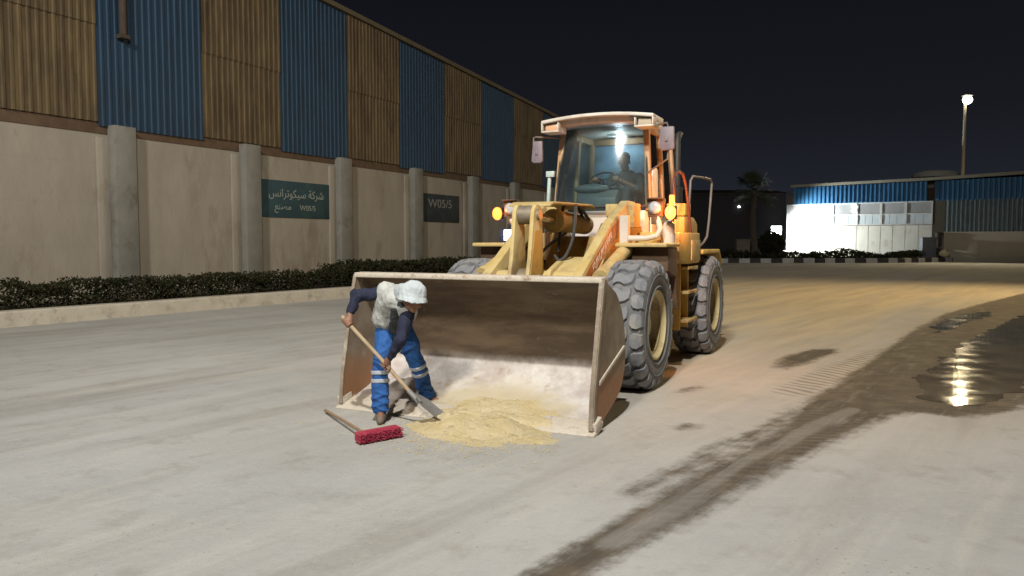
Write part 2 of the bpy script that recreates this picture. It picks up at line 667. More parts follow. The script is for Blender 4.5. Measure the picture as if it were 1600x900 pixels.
# puddle: thin sheets of water lying in the wet track
wm = bpy.data.materials.new('puddle_water')
wm.use_nodes = True
N = NT(wm)
bs = wm.node_tree.nodes['Principled BSDF']
P = N.n('TexCoord').outputs['Object']
N.l(N.mix(N.rng(N.noise(P, 1.4, 8, 0.65), 0.35, 0.65), (0.1, 0.082, 0.055), (0.16, 0.132, 0.09)), bs.inputs['Base Color'])
N.l(N.rng(N.noise(P, 2.6, 6, 0.6), 0.42, 0.62, 0.05, 0.11), bs.inputs['Roughness'])
bs.inputs['Specular IOR Level'].default_value = 0.32
bp = N.n('Bump')
bp.inputs['Strength'].default_value = 0.025
bp.inputs['Distance'].default_value = 0.01
N.l(N.noise(P, 4.5, 3, 0.5), bp.inputs['Height'])
N.l(bp.outputs[0], bs.inputs['Normal'])


def sheet(poly, name, mat, jit, z):
    pts = []
    n = len(poly)
    for i in range(n):
        a, b = Vector(poly[i]), Vector(poly[(i + 1) % n])
        k = max(2, int((b - a).length / 0.06))
        d = (b - a)
        nn = Vector((-d.y, d.x)).normalized()
        for j in range(k):
            p = a + d * j / k
            q = mnoise.fractal(Vector((p.x * 2.2, p.y * 2.2, 3)), 0.8, 2.1, 5)
            pts.append(p + nn * q * jit)
    bm = bmesh.new()
    vs = [bm.verts.new((p.x, p.y, z)) for p in pts]
    es = [bm.edges.new((vs[i], vs[(i + 1) % len(vs)])) for i in range(len(vs))]
    bmesh.ops.triangle_fill(bm, edges=es, use_beauty=True)
    for f in bm.faces:
        if f.normal.z < 0:
            f.normal_flip()
    m = bpy.data.meshes.new(name)
    bm.to_mesh(m)
    bm.free()
    m.materials.append(mat)
    o = bpy.data.objects.new(name, m)
    col.objects.link(o)
    return o


pud = sheet(pxpoly([(1432, 606), (1450, 628), (1498, 638), (1545, 630), (1590, 606), (1660, 570), (1740, 520), (1720, 480), (1640, 478), (1575, 502), (1510, 535), (1462, 568), (1430, 590)]), 'water', wm, 0.16, 0.004)
tag(pud, kind='structure')
pud2 = sheet(pxpoly([(1455, 512), (1480, 500), (1510, 490), (1545, 487), (1548, 493), (1520, 500), (1490, 512), (1466, 520)]), 'water', wm, 0.12, 0.004)
tag(pud2, kind='structure')

# ------------------------------------------------------------------ kerb, planting strip, boundary wall, warehouse
K0, K1 = at(0, 513), at(540, 466)
kd = (K1 - K0).normalized()
kn = Vector((-kd.y, kd.x, 0))      # towards the wall
kerb_m = M('kerb_paint', (0.5, 0.46, 0.38), (0.42, 0.38, 0.31), 0.85, nscale=3, bump=0.25, bscale=25, c3=(0.27, 0.24, 0.19), c3scale=2.2, c3amt=0.4)
soil_m = M('planter_soil', (0.1, 0.08, 0.055), (0.16, 0.13, 0.09), 0.95, nscale=6, bump=0.5, bscale=30)
KH = 0.31
a0, a1 = -14.0, 30.0
mb = MB()
nseg = 60
vs, fs = [], []
for i in range(nseg + 1):
    s_ = a0 + (a1 - a0) * i / nseg
    p = K0 + kd * s_
    w = 0.012 * mnoise.noise(Vector((s_ * 1.7, 0, 0)))
    for off, z in ((w, -0.05), (w + 0.015, KH - 0.03), (w + 0.04, KH), (0.36, KH), (0.36, -0.05)):
        q = p + kn * off
        vs.append((q.x, q.y, z + (0.006 * mnoise.noise(Vector((s_ * 2, z, 4))) if z > 0 else 0)))
for i in range(nseg):
    for k in range(4):
        fs.append((i * 5 + k, i * 5 + k + 1, i * 5 + k + 6, i * 5 + k + 5))
mb.add(vs, fs)
tag(mb.build('kerb', kerb_m), kind='structure')

WA = R(27.3)
wd = Vector((math.sin(WA), math.cos(WA), 0))
wnm = Vector((math.cos(WA), -math.sin(WA), 0))
W0 = Vector((-11.4, 17.5, 0))


def W(t, n=0.0, z=0.0):
    return W0 + wd * t + wnm * n + Vector((0, 0, z))


def wt(px):
    k = (px - 800) / FOC
    return (k * W0.y - W0.x) / (wd.x - k * wd.y)


# soil of the strip between kerb and wall
mb = MB()
pa, pb = K0 + kd * a0 + kn * 0.36, K0 + kd * a1 + kn * 0.36
qa, qb = W(-16), W(34)
mb.add([(pa.x, pa.y, 0.27), (pb.x, pb.y, 0.27), (qb.x, qb.y, 0.27), (qa.x, qa.y, 0.27)], [(0, 1, 2, 3)])
tag(mb.build('planting_strip_ground', soil_m), kind='structure')

WT0, WT1 = -11.0, 33.0
WZ = 4.5
wall_m = M('cream_wall', (0.275, 0.245, 0.2), (0.335, 0.3, 0.245), 0.9, nscale=1.2, bump=0.35, bscale=9, c3=(0.19, 0.155, 0.11), c3scale=0.7, c3amt=0.3, stretch=(1, 1, .4))
pil_m = M('grey_concrete', (0.17, 0.165, 0.145), (0.22, 0.21, 0.185), 0.9, nscale=1.5, bump=0.3, bscale=12, c3=(0.12, 0.11, 0.09), c3scale=1.0, c3amt=0.3)
dark_m = M('dark_gap', (0.05, 0.035, 0.025), (0.07, 0.05, 0.035), 0.9)


def frame_mb(mb, f):
    mb.v = [tuple(f(*p)) for p in mb.v]
    return mb


wall = empty('boundary_wall', W(WT0), 'long cream block wall with grey pilasters below the striped cladding', 'wall')
wi = wall.matrix_basis.inverted()
wloc = Vector(wall.location)


def wpart(mb, name, mat, **k):
    mb.v = [tuple(W(p[0], p[1], p[2]) - wloc) for p in mb.v]
    return mb.build(name, mat, wall, **k)


pcs = [wt(x) for x in (190, 388, 533, 646, 735, 800)]
step = (pcs[4] - pcs[0]) / 4
pts_ = [pcs[0] - step * k for k in (3, 2, 1)] + pcs + [pcs[5] + step]
mb = MB()
# wall core with slight block courses
mb.box((WT0, -0.25, 0), (WT1, 0, WZ))
wpart(mb, 'wall_panel', wall_m)
for t in pts_:
    mb = MB()
    mb.box((t - 0.3, -0.02, 0), (t + 0.3, 0.3, WZ + 0.06))
    wpart(mb, 'pilaster', pil_m, bevel=0.006)
    mb = MB()
    mb.box((t - 0.62, -0.02, 0), (t - 0.3, 0.06, WZ - 0.25))
    wpart(mb, 'buttress', wall_m, bevel=0.01)
# faint course lines: shallow ledges
for z in (1.55, 2.6, 3.6):
    mb = MB()
    mb.box((WT0, -0.01, z), (WT1, 0.003, z + 0.03))
    wpart(mb, 'string_course', wall_m)

ware = empty('warehouse', W(WT0, -0.4), 'tall warehouse clad in rusty brown and blue corrugated stripes above the wall', 'warehouse')
aloc = Vector(ware.location)
brown_m = M('rust_cladding', (0.082, 0.055, 0.025), (0.135, 0.094, 0.042), 0.75, nscale=2.5, c3=(0.055, 0.034, 0.016), c3scale=0.9, c3amt=0.75, stretch=(2.5, 2.5, 0.5))
blue_m = M('blue_cladding', (0.006, 0.028, 0.06), (0.009, 0.042, 0.085), 0.7, nscale=1.5, c3=(0.008, 0.022, 0.042), c3scale=0.9, c3amt=0.4, stretch=(2.5, 2.5, 0.5))


def ztop(t):
    return 9.72 - 0.066 * (t - 10.5)


def wpart2(mb, name, mat, parent=None, **k):
    mb.v = [tuple(W(p[0], p[1], p[2]) - aloc) for p in mb.v]
    return mb.build(name, mat, parent or ware, **k)


edges = [wt(x) for x in (158, 320, 440, 543, 623, 693, 750, 800, 845)]
sw = 3.2
edges = [edges[0] - sw * k for k in (4, 3, 2, 1)] + edges + [edges[-1] + sw, edges[-1] + 1.55 * sw]
for i in range(len(edges) - 1):
    t0, t1 = edges[i], edges[i + 1]
    isblue = (i - 4) % 2 == 0
    rows = [(WZ + 0.12, 7.02, 0.0), (6.98, None, 0.028)] if not isblue else [(WZ + 0.02, 99, 0.0)]
    mb = MB()
    for z0, z1, off in rows:
        nper = int(round((t1 - t0) / 0.2))
        vs, fs = [], []
        pit = (t1 - t0) / nper
        for k in range(nper):
            for fr, dn in ((0.0, 0), (0.5, 0), (0.62, 0.026), (0.88, 0.026)):
                t = t0 + (k + fr) * pit
                vs.append((t, 0.06 + dn + off, z0))
                zz = ztop(t) if (z1 is None or z1 > 20) else z1
                vs.append((t, 0.06 + dn + off, zz))
        vs += [(t1, 0.06 + off, z0), (t1, 0.06 + off, ztop(t1) if (z1 is None or z1 > 20) else z1)]
        for k in range(len(vs) // 2 - 1):
            fs.append((2 * k, 2 * k + 2, 2 * k + 3, 2 * k + 1))
        mb.add(vs, fs)
    wpart2(mb, 'cladding_sheet', blue_m if isblue else brown_m, fixn=False, sharp=20)
# eave trim, dark brown strip on top of the wall, rear shell and roof
mb = MB()
mb.prism([(edges[0], WZ + 0.02), (edges[-1], WZ + 0.02), (edges[-1], ztop(edges[-1]) - 0.02), (edges[0], ztop(edges[0]) - 0.02)], -14.0, -0.05, axis=1)
wpart2(mb, 'building_shell', dark_m)
mb = MB()
mb.add([(edges[0], 0.0, ztop(edges[0])), (edges[-1] + .1, 0.0, ztop(edges[-1])), (edges[-1] + .1, 0.2, ztop(edges[-1])), (edges[0], 0.2, ztop(edges[0])),
        (edges[0], 0.0, ztop(edges[0]) + 0.16), (edges[-1] + .1, 0.0, ztop(edges[-1]) + 0.16), (edges[-1] + .1, 0.2, ztop(edges[-1]) + 0.16), (edges[0], 0.2, ztop(edges[0]) + 0.16)],
       [(0, 3, 2, 1), (4, 5, 6, 7), (0, 1, 5, 4), (1, 2, 6, 5), (2, 3, 7, 6), (3, 0, 4, 7)])
wpart2(mb, 'eave_trim', M('trim', (0.1, 0.08, 0.045), (0.13, 0.1, 0.06), 0.8, nscale=3))
mb = MB()
mb.box((WT0, -0.2, WZ - 0.16), (edges[-1], 0.025, WZ + 0.12))
wpart2(mb, 'base_flashing', M('dark_brown_flashing', (0.075, 0.045, 0.025), (0.12, 0.075, 0.045), 0.85, nscale=3, stretch=(1, 1, 1)))
mb = MB()
tp = wt(195)
mb.tube([W0 * 0 + Vector((tp, 0.2, 6.78)), Vector((tp, 0.2, 12))], 0.09, 12)
mb.box((tp - .12, .1, 6.76), (tp + .12, .3, 6.86))
wpart2(mb, 'downpipe', dark_m)

# painted signs on the wall
sign_m = M('sign_paint', (0.016, 0.045, 0.06), (0.022, 0.06, 0.07), 0.75, nscale=3, c3=(0.03, 0.075, 0.075), c3scale=2.5, c3amt=0.4)
sign2_m = M('sign_paint_dark', (0.012, 0.02, 0.028), (0.02, 0.032, 0.04), 0.75, nscale=3, c3=(0.035, 0.045, 0.05), c3scale=2.5, c3amt=0.4)
let_m = M('sign_letters', (0.34, 0.36, 0.32), (0.22, 0.25, 0.23), 0.8, nscale=9)
let2_m = M('sign_letters_faded', (0.27, 0.27, 0.25), (0.17, 0.18, 0.17), 0.8, nscale=9)


def sign(px0, px1, yt, yb, label, mat):
    t0, t1 = wt(px0), wt(px1)
    pc = (px0 + px1) / 2
    tm = (t0 + t1) / 2
    Y = W(tm).y
    z1 = aty(pc, yt, Y).z
    z0 = aty(pc, yb, Y).z
    c = W(tm, 0.0, (z0 + z1) / 2)
    mb = MB()
    w, h = (t1 - t0) / 2, (z1 - z0) / 2
    vs = [Vector((sx * w, 0, sz * h)) for sx, sz in ((-1, -1), (1, -1), (1, 1), (-1, 1))]
    mb.box((-w, -0.03, -h), (w, 0.0, h))
    rotm = Matrix(((wd.x, -wnm.x, 0), (wd.y, -wnm.y, 0), (0, 0, 1)))
    mb.v = [tuple(rotm @ Vector((p[0], p[1] - 0.0, p[2]))) for p in mb.v]
    o = mb.build('painted_sign', mat, loc=c + wnm * 0.002, bevel=0.004)
    tag(o, label, 'sign', 'painted signs on the cream wall')
    base = Matrix(((wd.x, 0, wnm.x, 0), (wd.y, 0, wnm.y, 0), (0, 1, 0, 0), (0, 0, 0, 1)))
    return o, base, w, h


def rev(s):
    return s[::-1]


AR1 = rev('\ufeb7\ufeae\ufedb\ufe94 \ufeb3\ufef4\ufedc\ufeee\ufe97\ufeae\ufe8d\ufee7\ufeb2')
AR2 = rev('\ufee3\ufebc\ufee8\ufeca')
so, sb, sw_, sh_ = sign(407, 517, 284.5, 340.5, 'larger blue painted sign with two lines of Arabic and W05/5 on the wall', sign_m)


def put(o, base, txt, size, dx, dz, mat, xs=1.0):
    mtx = Matrix.Translation((base @ Vector((dx, dz, 0.034))).to_3d()) @ base
    t = text_mesh('lettering', txt, size, mat, o, mtx, xs=xs)
    return t


put(so, sb, AR1, sh_ * 0.62, 0.0, sh_ * 0.3, let_m, 1.02)
put(so, sb, AR2, sh_ * 0.5, -sw_ * 0.4, -sh_ * 0.42, let_m, 1.1)
put(so, sb, 'W05/5', sh_ * 0.42, sw_ * 0.3, -sh_ * 0.45, let_m, 1.1)
so, sb, sw_, sh_ = sign(656, 717, 304, 347, 'smaller dark faded sign reading W05/5 on the wall, nearer the loader', sign2_m)
put(so, sb, 'W05/5', sh_ * 0.85, 0, sh_ * 0.3, let2_m, 1.35)

# ------------------------------------------------------------------ hedges
leaf_m = M('hedge_leaf', (0.016, 0.019, 0.009), (0.03, 0.032, 0.016), 0.95, nscale=1.7, c3=(0.045, 0.036, 0.022), c3scale=1.4, c3amt=0.5, spec=.02)
twig_m = M('twig', (0.05, 0.035, 0.022), (0.08, 0.06, 0.04), 0.9)


def leaf_quads(cent, size, up=0.3):
    """arrays of small leaf quads at given centres"""
    n = len(cent)
    d = rng.normal(size=(n, 3))
    d[:, 2] += up
    d /= np.linalg.norm(d, axis=1)[:, None]
    a = np.cross(d, rng.normal(size=(n, 3)))
    a /= np.linalg.norm(a, axis=1)[:, None]
    b = np.cross(d, a)
    s = size * rng.uniform(0.6, 1.3, (n, 1))
    q = np.stack([cent - a * s, cent + b * s * 0.5, cent + a * s, cent - b * s * 0.5], 1)
    return q.reshape(-1, 3), np.arange(n * 4).reshape(-1, 4)


def hedge(name, s0, s1, n0, n1, z0, z1, nleaf, label, lsize=0.05, seed=0):
    u = rng.uniform(0, 1, nleaf) * (s1 - s0) + s0
    v = rng.uniform(0, 1, nleaf)
    h = rng.uniform(0, 1, nleaf) ** 0.75
    ztop_ = np.array([z1 * (1 + 0.16 * mnoise.fractal(Vector((a * 1.1, seed, 0)), 1, 2, 4) + 0.07 * mnoise.noise(Vector((a * 4, vv * 3, seed + 5)))) for a, vv in zip(u, v)])
    gap = np.array([mnoise.fractal(Vector((a * 1.6, vv * 2, hh * 2 + seed)), 1, 2, 3) for a, vv, hh in zip(u, v, h)])
    nn = np.where(gap > -0.32, 1, 0).astype(bool)
    fw_ = 0.08 * np.array([mnoise.noise(Vector((a * 0.9, hh * 2, 9 + seed))) for a, hh in zip(u, h)])
    off = n0 + (n1 - n0) * v + fw_
    zz = z0 + (ztop_ - z0) * h
    pts = np.array([K0 + kd * a + kn * o for a, o in zip(u, off)])
    pts[:, 2] = zz
    pts = pts[nn]
    c = K0 + kd * ((s0 + s1) / 2) + kn * ((n0 + n1) / 2)
    vs, fs = leaf_quads(pts - np.array([c.x, c.y, 0]), lsize)
    m = bpy.data.meshes.new(name)
    m.from_pydata(vs.tolist(), [], fs.tolist())
    m.materials.append(leaf_m)
    o = bpy.data.objects.new(name, m)
    col.objects.link(o)
    o.location = (c.x, c.y, 0)
    mb = MB()
    for k in range(int((s1 - s0) * 3)):
        p = K0 + kd * random.uniform(s0, s1) + kn * random.uniform(n0 + .15, n1 - .1)
        mb.tube([(p.x - c.x, p.y - c.y, z0 - 0.05), (p.x - c.x + random.uniform(-.12, .12), p.y - c.y + random.uniform(-.12, .12), z1 - 0.1)], [0.014, 0.006], 5)
    # dense dark core of branches that fills the middle of the hedge
    vsn, fsn = [], []
    tag(mb.build('stems', twig_m, o), kind='stuff')
    tag(o, label, 'hedge', 'hedges along the wall')
    return o


hedge('hedge', -13.5, 9.9, 0.42, 1.45, 0.27, 0.82, 42000, 'long low dark hedge behind the pale kerb on the left', 0.042, 1)
hedge('hedge', 10.2, 26, 0.5, 2.2, 0.27, 0.98, 18000, 'taller shaggy hedge under the wall signs, behind the bucket', 0.07, 2)

# ------------------------------------------------------------------ far side: painted kerb, planting, factory, palm, street lamp
white_k = M('kerb_white', (0.48, 0.47, 0.46), (0.36, 0.35, 0.34), 0.85, nscale=2, bump=0.2)
black_k = M('kerb_black', (0.03, 0.03, 0.035), (0.055, 0.05, 0.05), 0.85, nscale=2, bump=0.2)
fk = [at(820, 411.5), at(1140, 411), at(1400, 410.8), at(1520, 408.6), at(1680, 404.5)]
cum = [0]
for a, b in zip(fk[:-1], fk[1:]):
    cum.append(cum[-1] + (b - a).length)


def fkp(s):
    for i in range(len(cum) - 1):
        if s <= cum[i + 1] or i == len(cum) - 2:
            return fk[i].lerp(fk[i + 1], (s - cum[i]) / (cum[i + 1] - cum[i]))


mb = MB()
s_ = 0.0
k = 0
while s_ < cum[-1] - 1:
    ln = random.uniform(0.72, 0.86)
    p, q = fkp(s_ + 0.01), fkp(s_ + ln - 0.01)
    d = (q - p).normalized()
    n = Vector((-d.y, d.x, 0))
    h = 0.34 + random.uniform(-.015, .015)
    vs = []
    for e in (p, q):
        for o_, z in ((0, 0), (0.03, h), (0.3, h), (0.3, 0)):
            w_ = e + n * o_
            vs.append((w_.x, w_.y, z))
    mb.add(vs, [(0, 1, 5, 4), (1, 2, 6, 5), (2, 3, 7, 6), (0, 3, 2, 1), (4, 5, 6, 7)], k % 2)
    s_ += ln
    k += 1
tag(mb.build('kerb', [white_k, black_k]), kind='structure')
mb = MB()
p0, p1 = fk[0], fk[-1]
mb.add([(p0.x, p0.y + .4, .3), (p1.x, p1.y + .4, .3), (p1.x + 4, p1.y + 16, .3), (p0.x, p0.y + 18, .3)], [(0, 1, 2, 3)])
tag(mb.build('verge_ground', soil_m), kind='structure')


def far_planting():
    pts = []
    for i in range(9000):
        s = random.uniform(8, cum[-1] - 2)
        p = fkp(s)
        hmax = 0.5 + 0.5 * mnoise.fractal(Vector((s * 0.35, 0, 2)), 1, 2, 4) + 0.2 * mnoise.noise(Vector((s * 2.0, 1, 1)))
        z = 0.3 + max(0.12, hmax) * random.random() ** 0.8
        pts.append((p.x + random.uniform(-.1, .1), p.y + 1.0 + random.uniform(0, 1.5), z))
    c = np.array([fkp(30).x, fkp(30).y + 1.5, 0])
    vs, fs = leaf_quads(np.array(pts) - c, 0.13)
    m = bpy.data.meshes.new('low_planting')
    m.from_pydata(vs.tolist(), [], fs.tolist())
    m.materials.append(leaf_m)
    o = bpy.data.objects.new('low_planting', m)
    o.location = c
    col.objects.link(o)
    mb = MB()
    for k in range(60):
        s = random.uniform(8, cum[-1] - 2)
        p = fkp(s)
        mb.tube([(p.x - c[0], p.y + 1.5 - c[1], 0.25), (p.x - c[0] + random.uniform(-.2, .2), p.y + 1.6 - c[1], 0.8)], 0.02, 5)
    tag(mb.build('stems', twig_m, o), kind='stuff')
    return tag(o, 'ragged low planting behind the black and white painted kerb', 'hedge')


far_planting()

# factory with lit white wall
FY0, FY1 = 70.0, 62.5          # distance at px 1228 and px 1455
fA = aty(1228, 400, FY0)
fB = aty(1455, 400, FY1)
fA.z = fB.z = 0
fd = (fB - fA).normalized()
fn = Vector((fd.y, -fd.x, 0))     # towards the camera
flen = (fB - fA).length
fac = empty('factory', fA, 'low factory with floodlit white panelled wall, window band and blue corrugated fascia', 'factory')


def fpart(mb, name, mat, parent=None, **k):
    mb.v = [tuple(fd * p[0] + fn * p[1] + Vector((0, 0, p[2]))) for p in mb.v]
    return mb.build(name, mat, parent or fac, **k)


def fx(px):
    """distance along the facade of a photo column"""
    k = (px - 800) / FOC
    return (k * fA.y - fA.x) / (fd.x - k * fd.y)


def fz(px, py):
    t = fx(px)
    return aty(px, py, fA.y + fd.y * t).z


fwhite = M('white_panel', (0.62, 0.6, 0.54), (0.52, 0.5, 0.44), 0.7, nscale=0.8, c3=(0.38, 0.34, 0.27), c3scale=0.7, c3amt=0.25)
fframe = M('window_frame', (0.55, 0.56, 0.54), (0.45, 0.45, 0.43), 0.6, nscale=2)
fglass = M('dusty_pane', (0.33, 0.33, 0.33), (0.26, 0.265, 0.27), 0.35, nscale=0.7)
fpane2 = M('pale_pane', (0.52, 0.57, 0.6), (0.42, 0.47, 0.5), 0.35, nscale=0.7)
fblue = M('blue_fascia', (0.02, 0.1, 0.22), (0.03, 0.135, 0.28), 0.5, nscale=0.6, c3=(0.015, 0.08, 0.18), c3scale=0.5, c3amt=0.3)
fgrey = M('blue_grey_sheet', (0.09, 0.13, 0.15), (0.125, 0.165, 0.18), 0.6, nscale=0.5, c3=(0.04, 0.06, 0.07), c3scale=0.5, c3amt=0.4)
fbeige = M('beige_plinth', (0.36, 0.32, 0.25), (0.42, 0.37, 0.29), 0.85, nscale=0.7)
xW = fx(1455)
xE = fx(1700)
zs = fz(1340, 352)       # sill
zh = fz(1340, 317)       # window head
zm = fz(1340, 335.5)
mb = MB()
mb.box((0, -6, 0), (xW, -0.05, zh + 1.05))
mb.box((xW, -6, 0), (xE, -0.05, zh + 1.45))
fpart(mb, 'building_shell', dark_m)
bays = [fx(x) for x in (1228, 1262.5, 1299.5, 1337, 1374.5, 1413, 1455)]
mb = MB()
mb.box((0, -0.05, 0.3), (xW, 0.0, zs - 0.04))
for i in range(6):
    for j in range(2):
        xm0 = bays[i] + (bays[i + 1] - bays[i]) * j / 2
        xm1 = bays[i] + (bays[i + 1] - bays[i]) * (j + 1) / 2
        for (q0, q1) in ((0.32, (zs + .3) / 2 - 0.03), ((zs + .3) / 2 + 0.03, zs - 0.06)):
            mb.box((xm0 + .025, 0.0, q0), (xm1 - .025, 0.035, q1))
fpart(mb, 'wall_panelling', fwhite)
for i in range(6):
    x0, x1 = bays[i], bays[i + 1]
    mb = MB()
    for a, b in ((x0, x0 + .09), (x1 - .09, x1)):
        mb.box((a + .001, -0.04, zs), (b - .001, 0.06, zh))
    for a, b in ((zs, zs + .09), (zm - .05, zm + .05), (zh - .09, zh)):
        mb.box((x0 + .09, -0.04, a), (x1 - .09, 0.05, b))
    w = fpart(mb, 'window', fframe)
    mb = MB()
    mb.box((x0 + .09, -0.03, zm + .05), (x1 - .09, -0.01, zh - .09))
    fpart(mb, 'upper_pane', fglass, w)
    mb = MB()
    for j in range(3):
        a = x0 + .09 + (x1 - x0 - .18) * j / 3
        b = x0 + .09 + (x1 - x0 - .18) * (j + 1) / 3
        mb.box((a + .012, -0.03, zs + .09), (b - .012, -0.01, zm - .05))
    fpart(mb, 'lower_pane', fpane2, w)


def corr(mb, x0, x1, zb, zt0, zt1, pitch, dep, n0):
    n_ = max(1, int((x1 - x0) / pitch))
    pt = (x1 - x0) / n_
    vs = []
    for k in range(n_):
        for fr, d in ((0, 0), (0.45, 0), (0.58, dep), (0.87, dep)):
            x = x0 + (k + fr) * pt
            f = (x - x0) / (x1 - x0)
            vs += [(x, n0 + d, zb), (x, n0 + d, zt0 + (zt1 - zt0) * f)]
    vs += [(x1, n0, zb), (x1, n0, zt1)]
    mb.add(vs, [(2 * k, 2 * k + 2, 2 * k + 3, 2 * k + 1) for k in range(len(vs) // 2 - 1)])
    return mb


zf0 = fz(1240, 294)
zfm = fz(1440, 284)
zfe = fz(1600, 280)
mb = corr(MB(), fx(1240), fx(1447), zh + .02, zf0, zfm, 0.34, 0.1, 0.35)
mb.box((fx(1240), -.04, zh + .0), (fx(1447), 0.34, zh + .06))
fpart(mb, 'fascia', fblue, fixn=False, sharp=20)
mb = corr(MB(), fx(1458), xE, zh + .02, zfm, zfe + .25, 0.34, 0.1, 0.15)
mb.box((fx(1458), -.04, zh + .0), (xE, 0.14, zh + .06))
fpart(mb, 'fascia', fblue, fixn=False, sharp=20)
mb = corr(MB(), fx(1474), xE, fz(1500, 362), zh, zh, 0.3, 0.07, 0.0)
fpart(mb, 'wall_sheeting', fgrey, fixn=False, sharp=20)
mb = MB()
mb.box((fx(1456), -.04, 0), (fx(1474), 0.02, zh))
fpart(mb, 'corner_pier', M('dark_pier', (0.06, 0.055, 0.04), (0.08, 0.07, 0.05), 0.9))
mb = MB()
mb.box((fx(1474), -.04, 0), (xE, 0.16, fz(1500, 362)))
fpart(mb, 'plinth_wall', fbeige)
# ridge roof edge
mb = MB()
zr0, zr1, zr2 = fz(1240, 292), fz(1445, 281.5), fz(1600, 274)
for (xa, za, xb, zb) in ((fx(1236), zr0 + .03, fx(1445), zr1 + .05), (fx(1445), zr1 + .05, xE, zr2 + .3)):
    mb.add([(xa, .5, za - .1), (xb, .5, zb - .1), (xb, .5, zb + .12), (xa, .5, za + .12), (xa, -6, za - .1), (xb, -6, zb - .1), (xb, -6, zb + .15), (xa, -6, za + .15)],
           [(0, 1, 2, 3), (7, 6, 5, 4), (3, 2, 6, 7), (0, 4, 5, 1)])
fpart(mb, 'roof', M('roof_edge', (0.3, 0.28, 0.22), (0.22, 0.2, 0.16), 0.7, nscale=0.5))
# rooftop ventilator
mb = MB()
c = fA + fd * fx(1443) - fn * 3
cz = fz(1458, 281)
mb.lathe([(cz - .6, 0), (cz - .6, 1.15), (cz + .3, 1.15), (cz + .35, 1.0), (cz + .4, 1.7), (cz + .7, 1.75), (cz + .9, 1.2), (cz + .9, 0)], 24, 'z', (c.x - fA.x, c.y - fA.y, 0))
mb.build('roof_ventilator', M('vent_metal', (0.6, 0.6, 0.55), (0.5, 0.5, 0.46), 0.6, nscale=1), fac)
# two glowing spots painting in lamp reflections on the window band
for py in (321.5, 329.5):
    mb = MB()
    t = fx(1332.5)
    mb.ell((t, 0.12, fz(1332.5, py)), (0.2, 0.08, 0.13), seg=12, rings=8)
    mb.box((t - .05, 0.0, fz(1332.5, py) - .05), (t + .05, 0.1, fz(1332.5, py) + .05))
    fpart(mb, 'lamp_or_glint', emit('glint_white', (1, 1, 0.97), 6))
lampY = FY1

# floodlight on a short post that washes the white wall
fl = aty(1212, 362, 68.2)
flood = empty('floodlight', (fl.x, fl.y, 0.3), 'bright white floodlight on a short post aimed at the white factory wall', 'floodlight')
mb = MB()
mb.tube([(0, 0, -0.1), (0, 0, fl.z - 0.55), (0.02, 0, fl.z - 0.5)], 0.05, 8)
mb.build('post', M('galv', (0.3, 0.3, 0.3), (0.22, 0.22, 0.22), 0.5, 0.6), flood)
mb = MB()
mb.box((-.46, -.14, fl.z - .66), (.46, .14, fl.z + .2))
mb.build('lamp_housing', M('housing', (0.15, 0.15, 0.15), (0.1, 0.1, 0.1), 0.5), flood, bevel=0.03)
for f_, s_ in ((-.17, 'a'), (.17, 'b')):
    mb = MB()
    mb.box((-.43, f_ - .03, fl.z - .62), (.43, f_ + .03, fl.z + .16))
    mb.build('lamp_glass', emit('flood_emit', (0.93, 1, 1), 22), flood, bevel=0.01)
mb = MB()
mb.tube([(0, 0, 1.1), (.5, 0.1, .6), (1.0, .2, .4)], 0.05, 8)
mb.build('bracket', fframe, flood)
lamp('flood_spot', 'SPOT', (fl.x + 0.75, fl.y - 0.7, fl.z + .3), 4300, (0.93, 1.0, 0.98), 0.25,
     aim=fA + fd * 3.2 + Vector((0, 0, 1.4)), cone=165, blend=0.5)

# utility cabinet, bin, boulder, gate pillar in front of the factory
p = aty(1449, 392, 61.6)
mb = MB()
mb.box((-.55, -.3, 0), (.55, .3, 1.55))
mb.box((-.6, -.35, 1.55), (.6, .35, 1.62))
mb.box((-.02, -.32, .15), (.02, -.29, 1.45))
cab_ = mb.build('utility_cabinet', M('cabinet_grey', (0.1, 0.11, 0.13), (0.13, 0.14, 0.16), 0.6, nscale=1), loc=(p.x, p.y, 0.3), bevel=0.015)
tag(cab_, 'grey utility cabinet against the right end of the white wall', 'cabinet')
p = aty(1466.5, 380, 61.9)
mb = MB()
mb.lathe([(0, 0), (0, .2), (1.0, .25), (1.02, .27), (1.1, .27), (1.16, .12), (1.16, 0)], 16, 'z')
mb.tube([(0, 0, -.9), (0, 0, .02)], 0.05, 8)
tag(mb.build('litter_bin', dark_m, loc=(p.x, p.y, 1.15)), 'dark litter bin on a post beside the grey cabinet', 'bin')
p = aty(1476, 394, 60.9)
mb = MB()
mb.ell((0, 0, 0.22), (0.42, 0.34, 0.3), seg=14, rings=9)
mb.v = [tuple(Vector(q) * (1 + .18 * mnoise.noise(Vector(q) * 4))) for q in mb.v]
tag(mb.build('boulder', M('pale_stone', (0.5, 0.45, 0.3), (0.4, 0.36, 0.25), 0.9, nscale=3, bump=.3), loc=(p.x, p.y, 0.45)), 'pale yellowish boulder in the planting below the cabinet', 'boulder')
p = aty(1159, 400, 60.5)
mb = MB()
mb.box((-.5, -.4, 0), (.5, .4, 1.35))
mb.box((-.56, -.46, 1.35), (.56, .46, 1.45))
tag(mb.build('gate_pillar', M('pillar_plaster', (0.14, 0.12, 0.09), (0.1, 0.085, 0.07), 0.9, nscale=2), loc=(p.x, p.y, .3), bevel=.02), 'dim stubby plastered pillar at the foot of the palm', 'pillar')

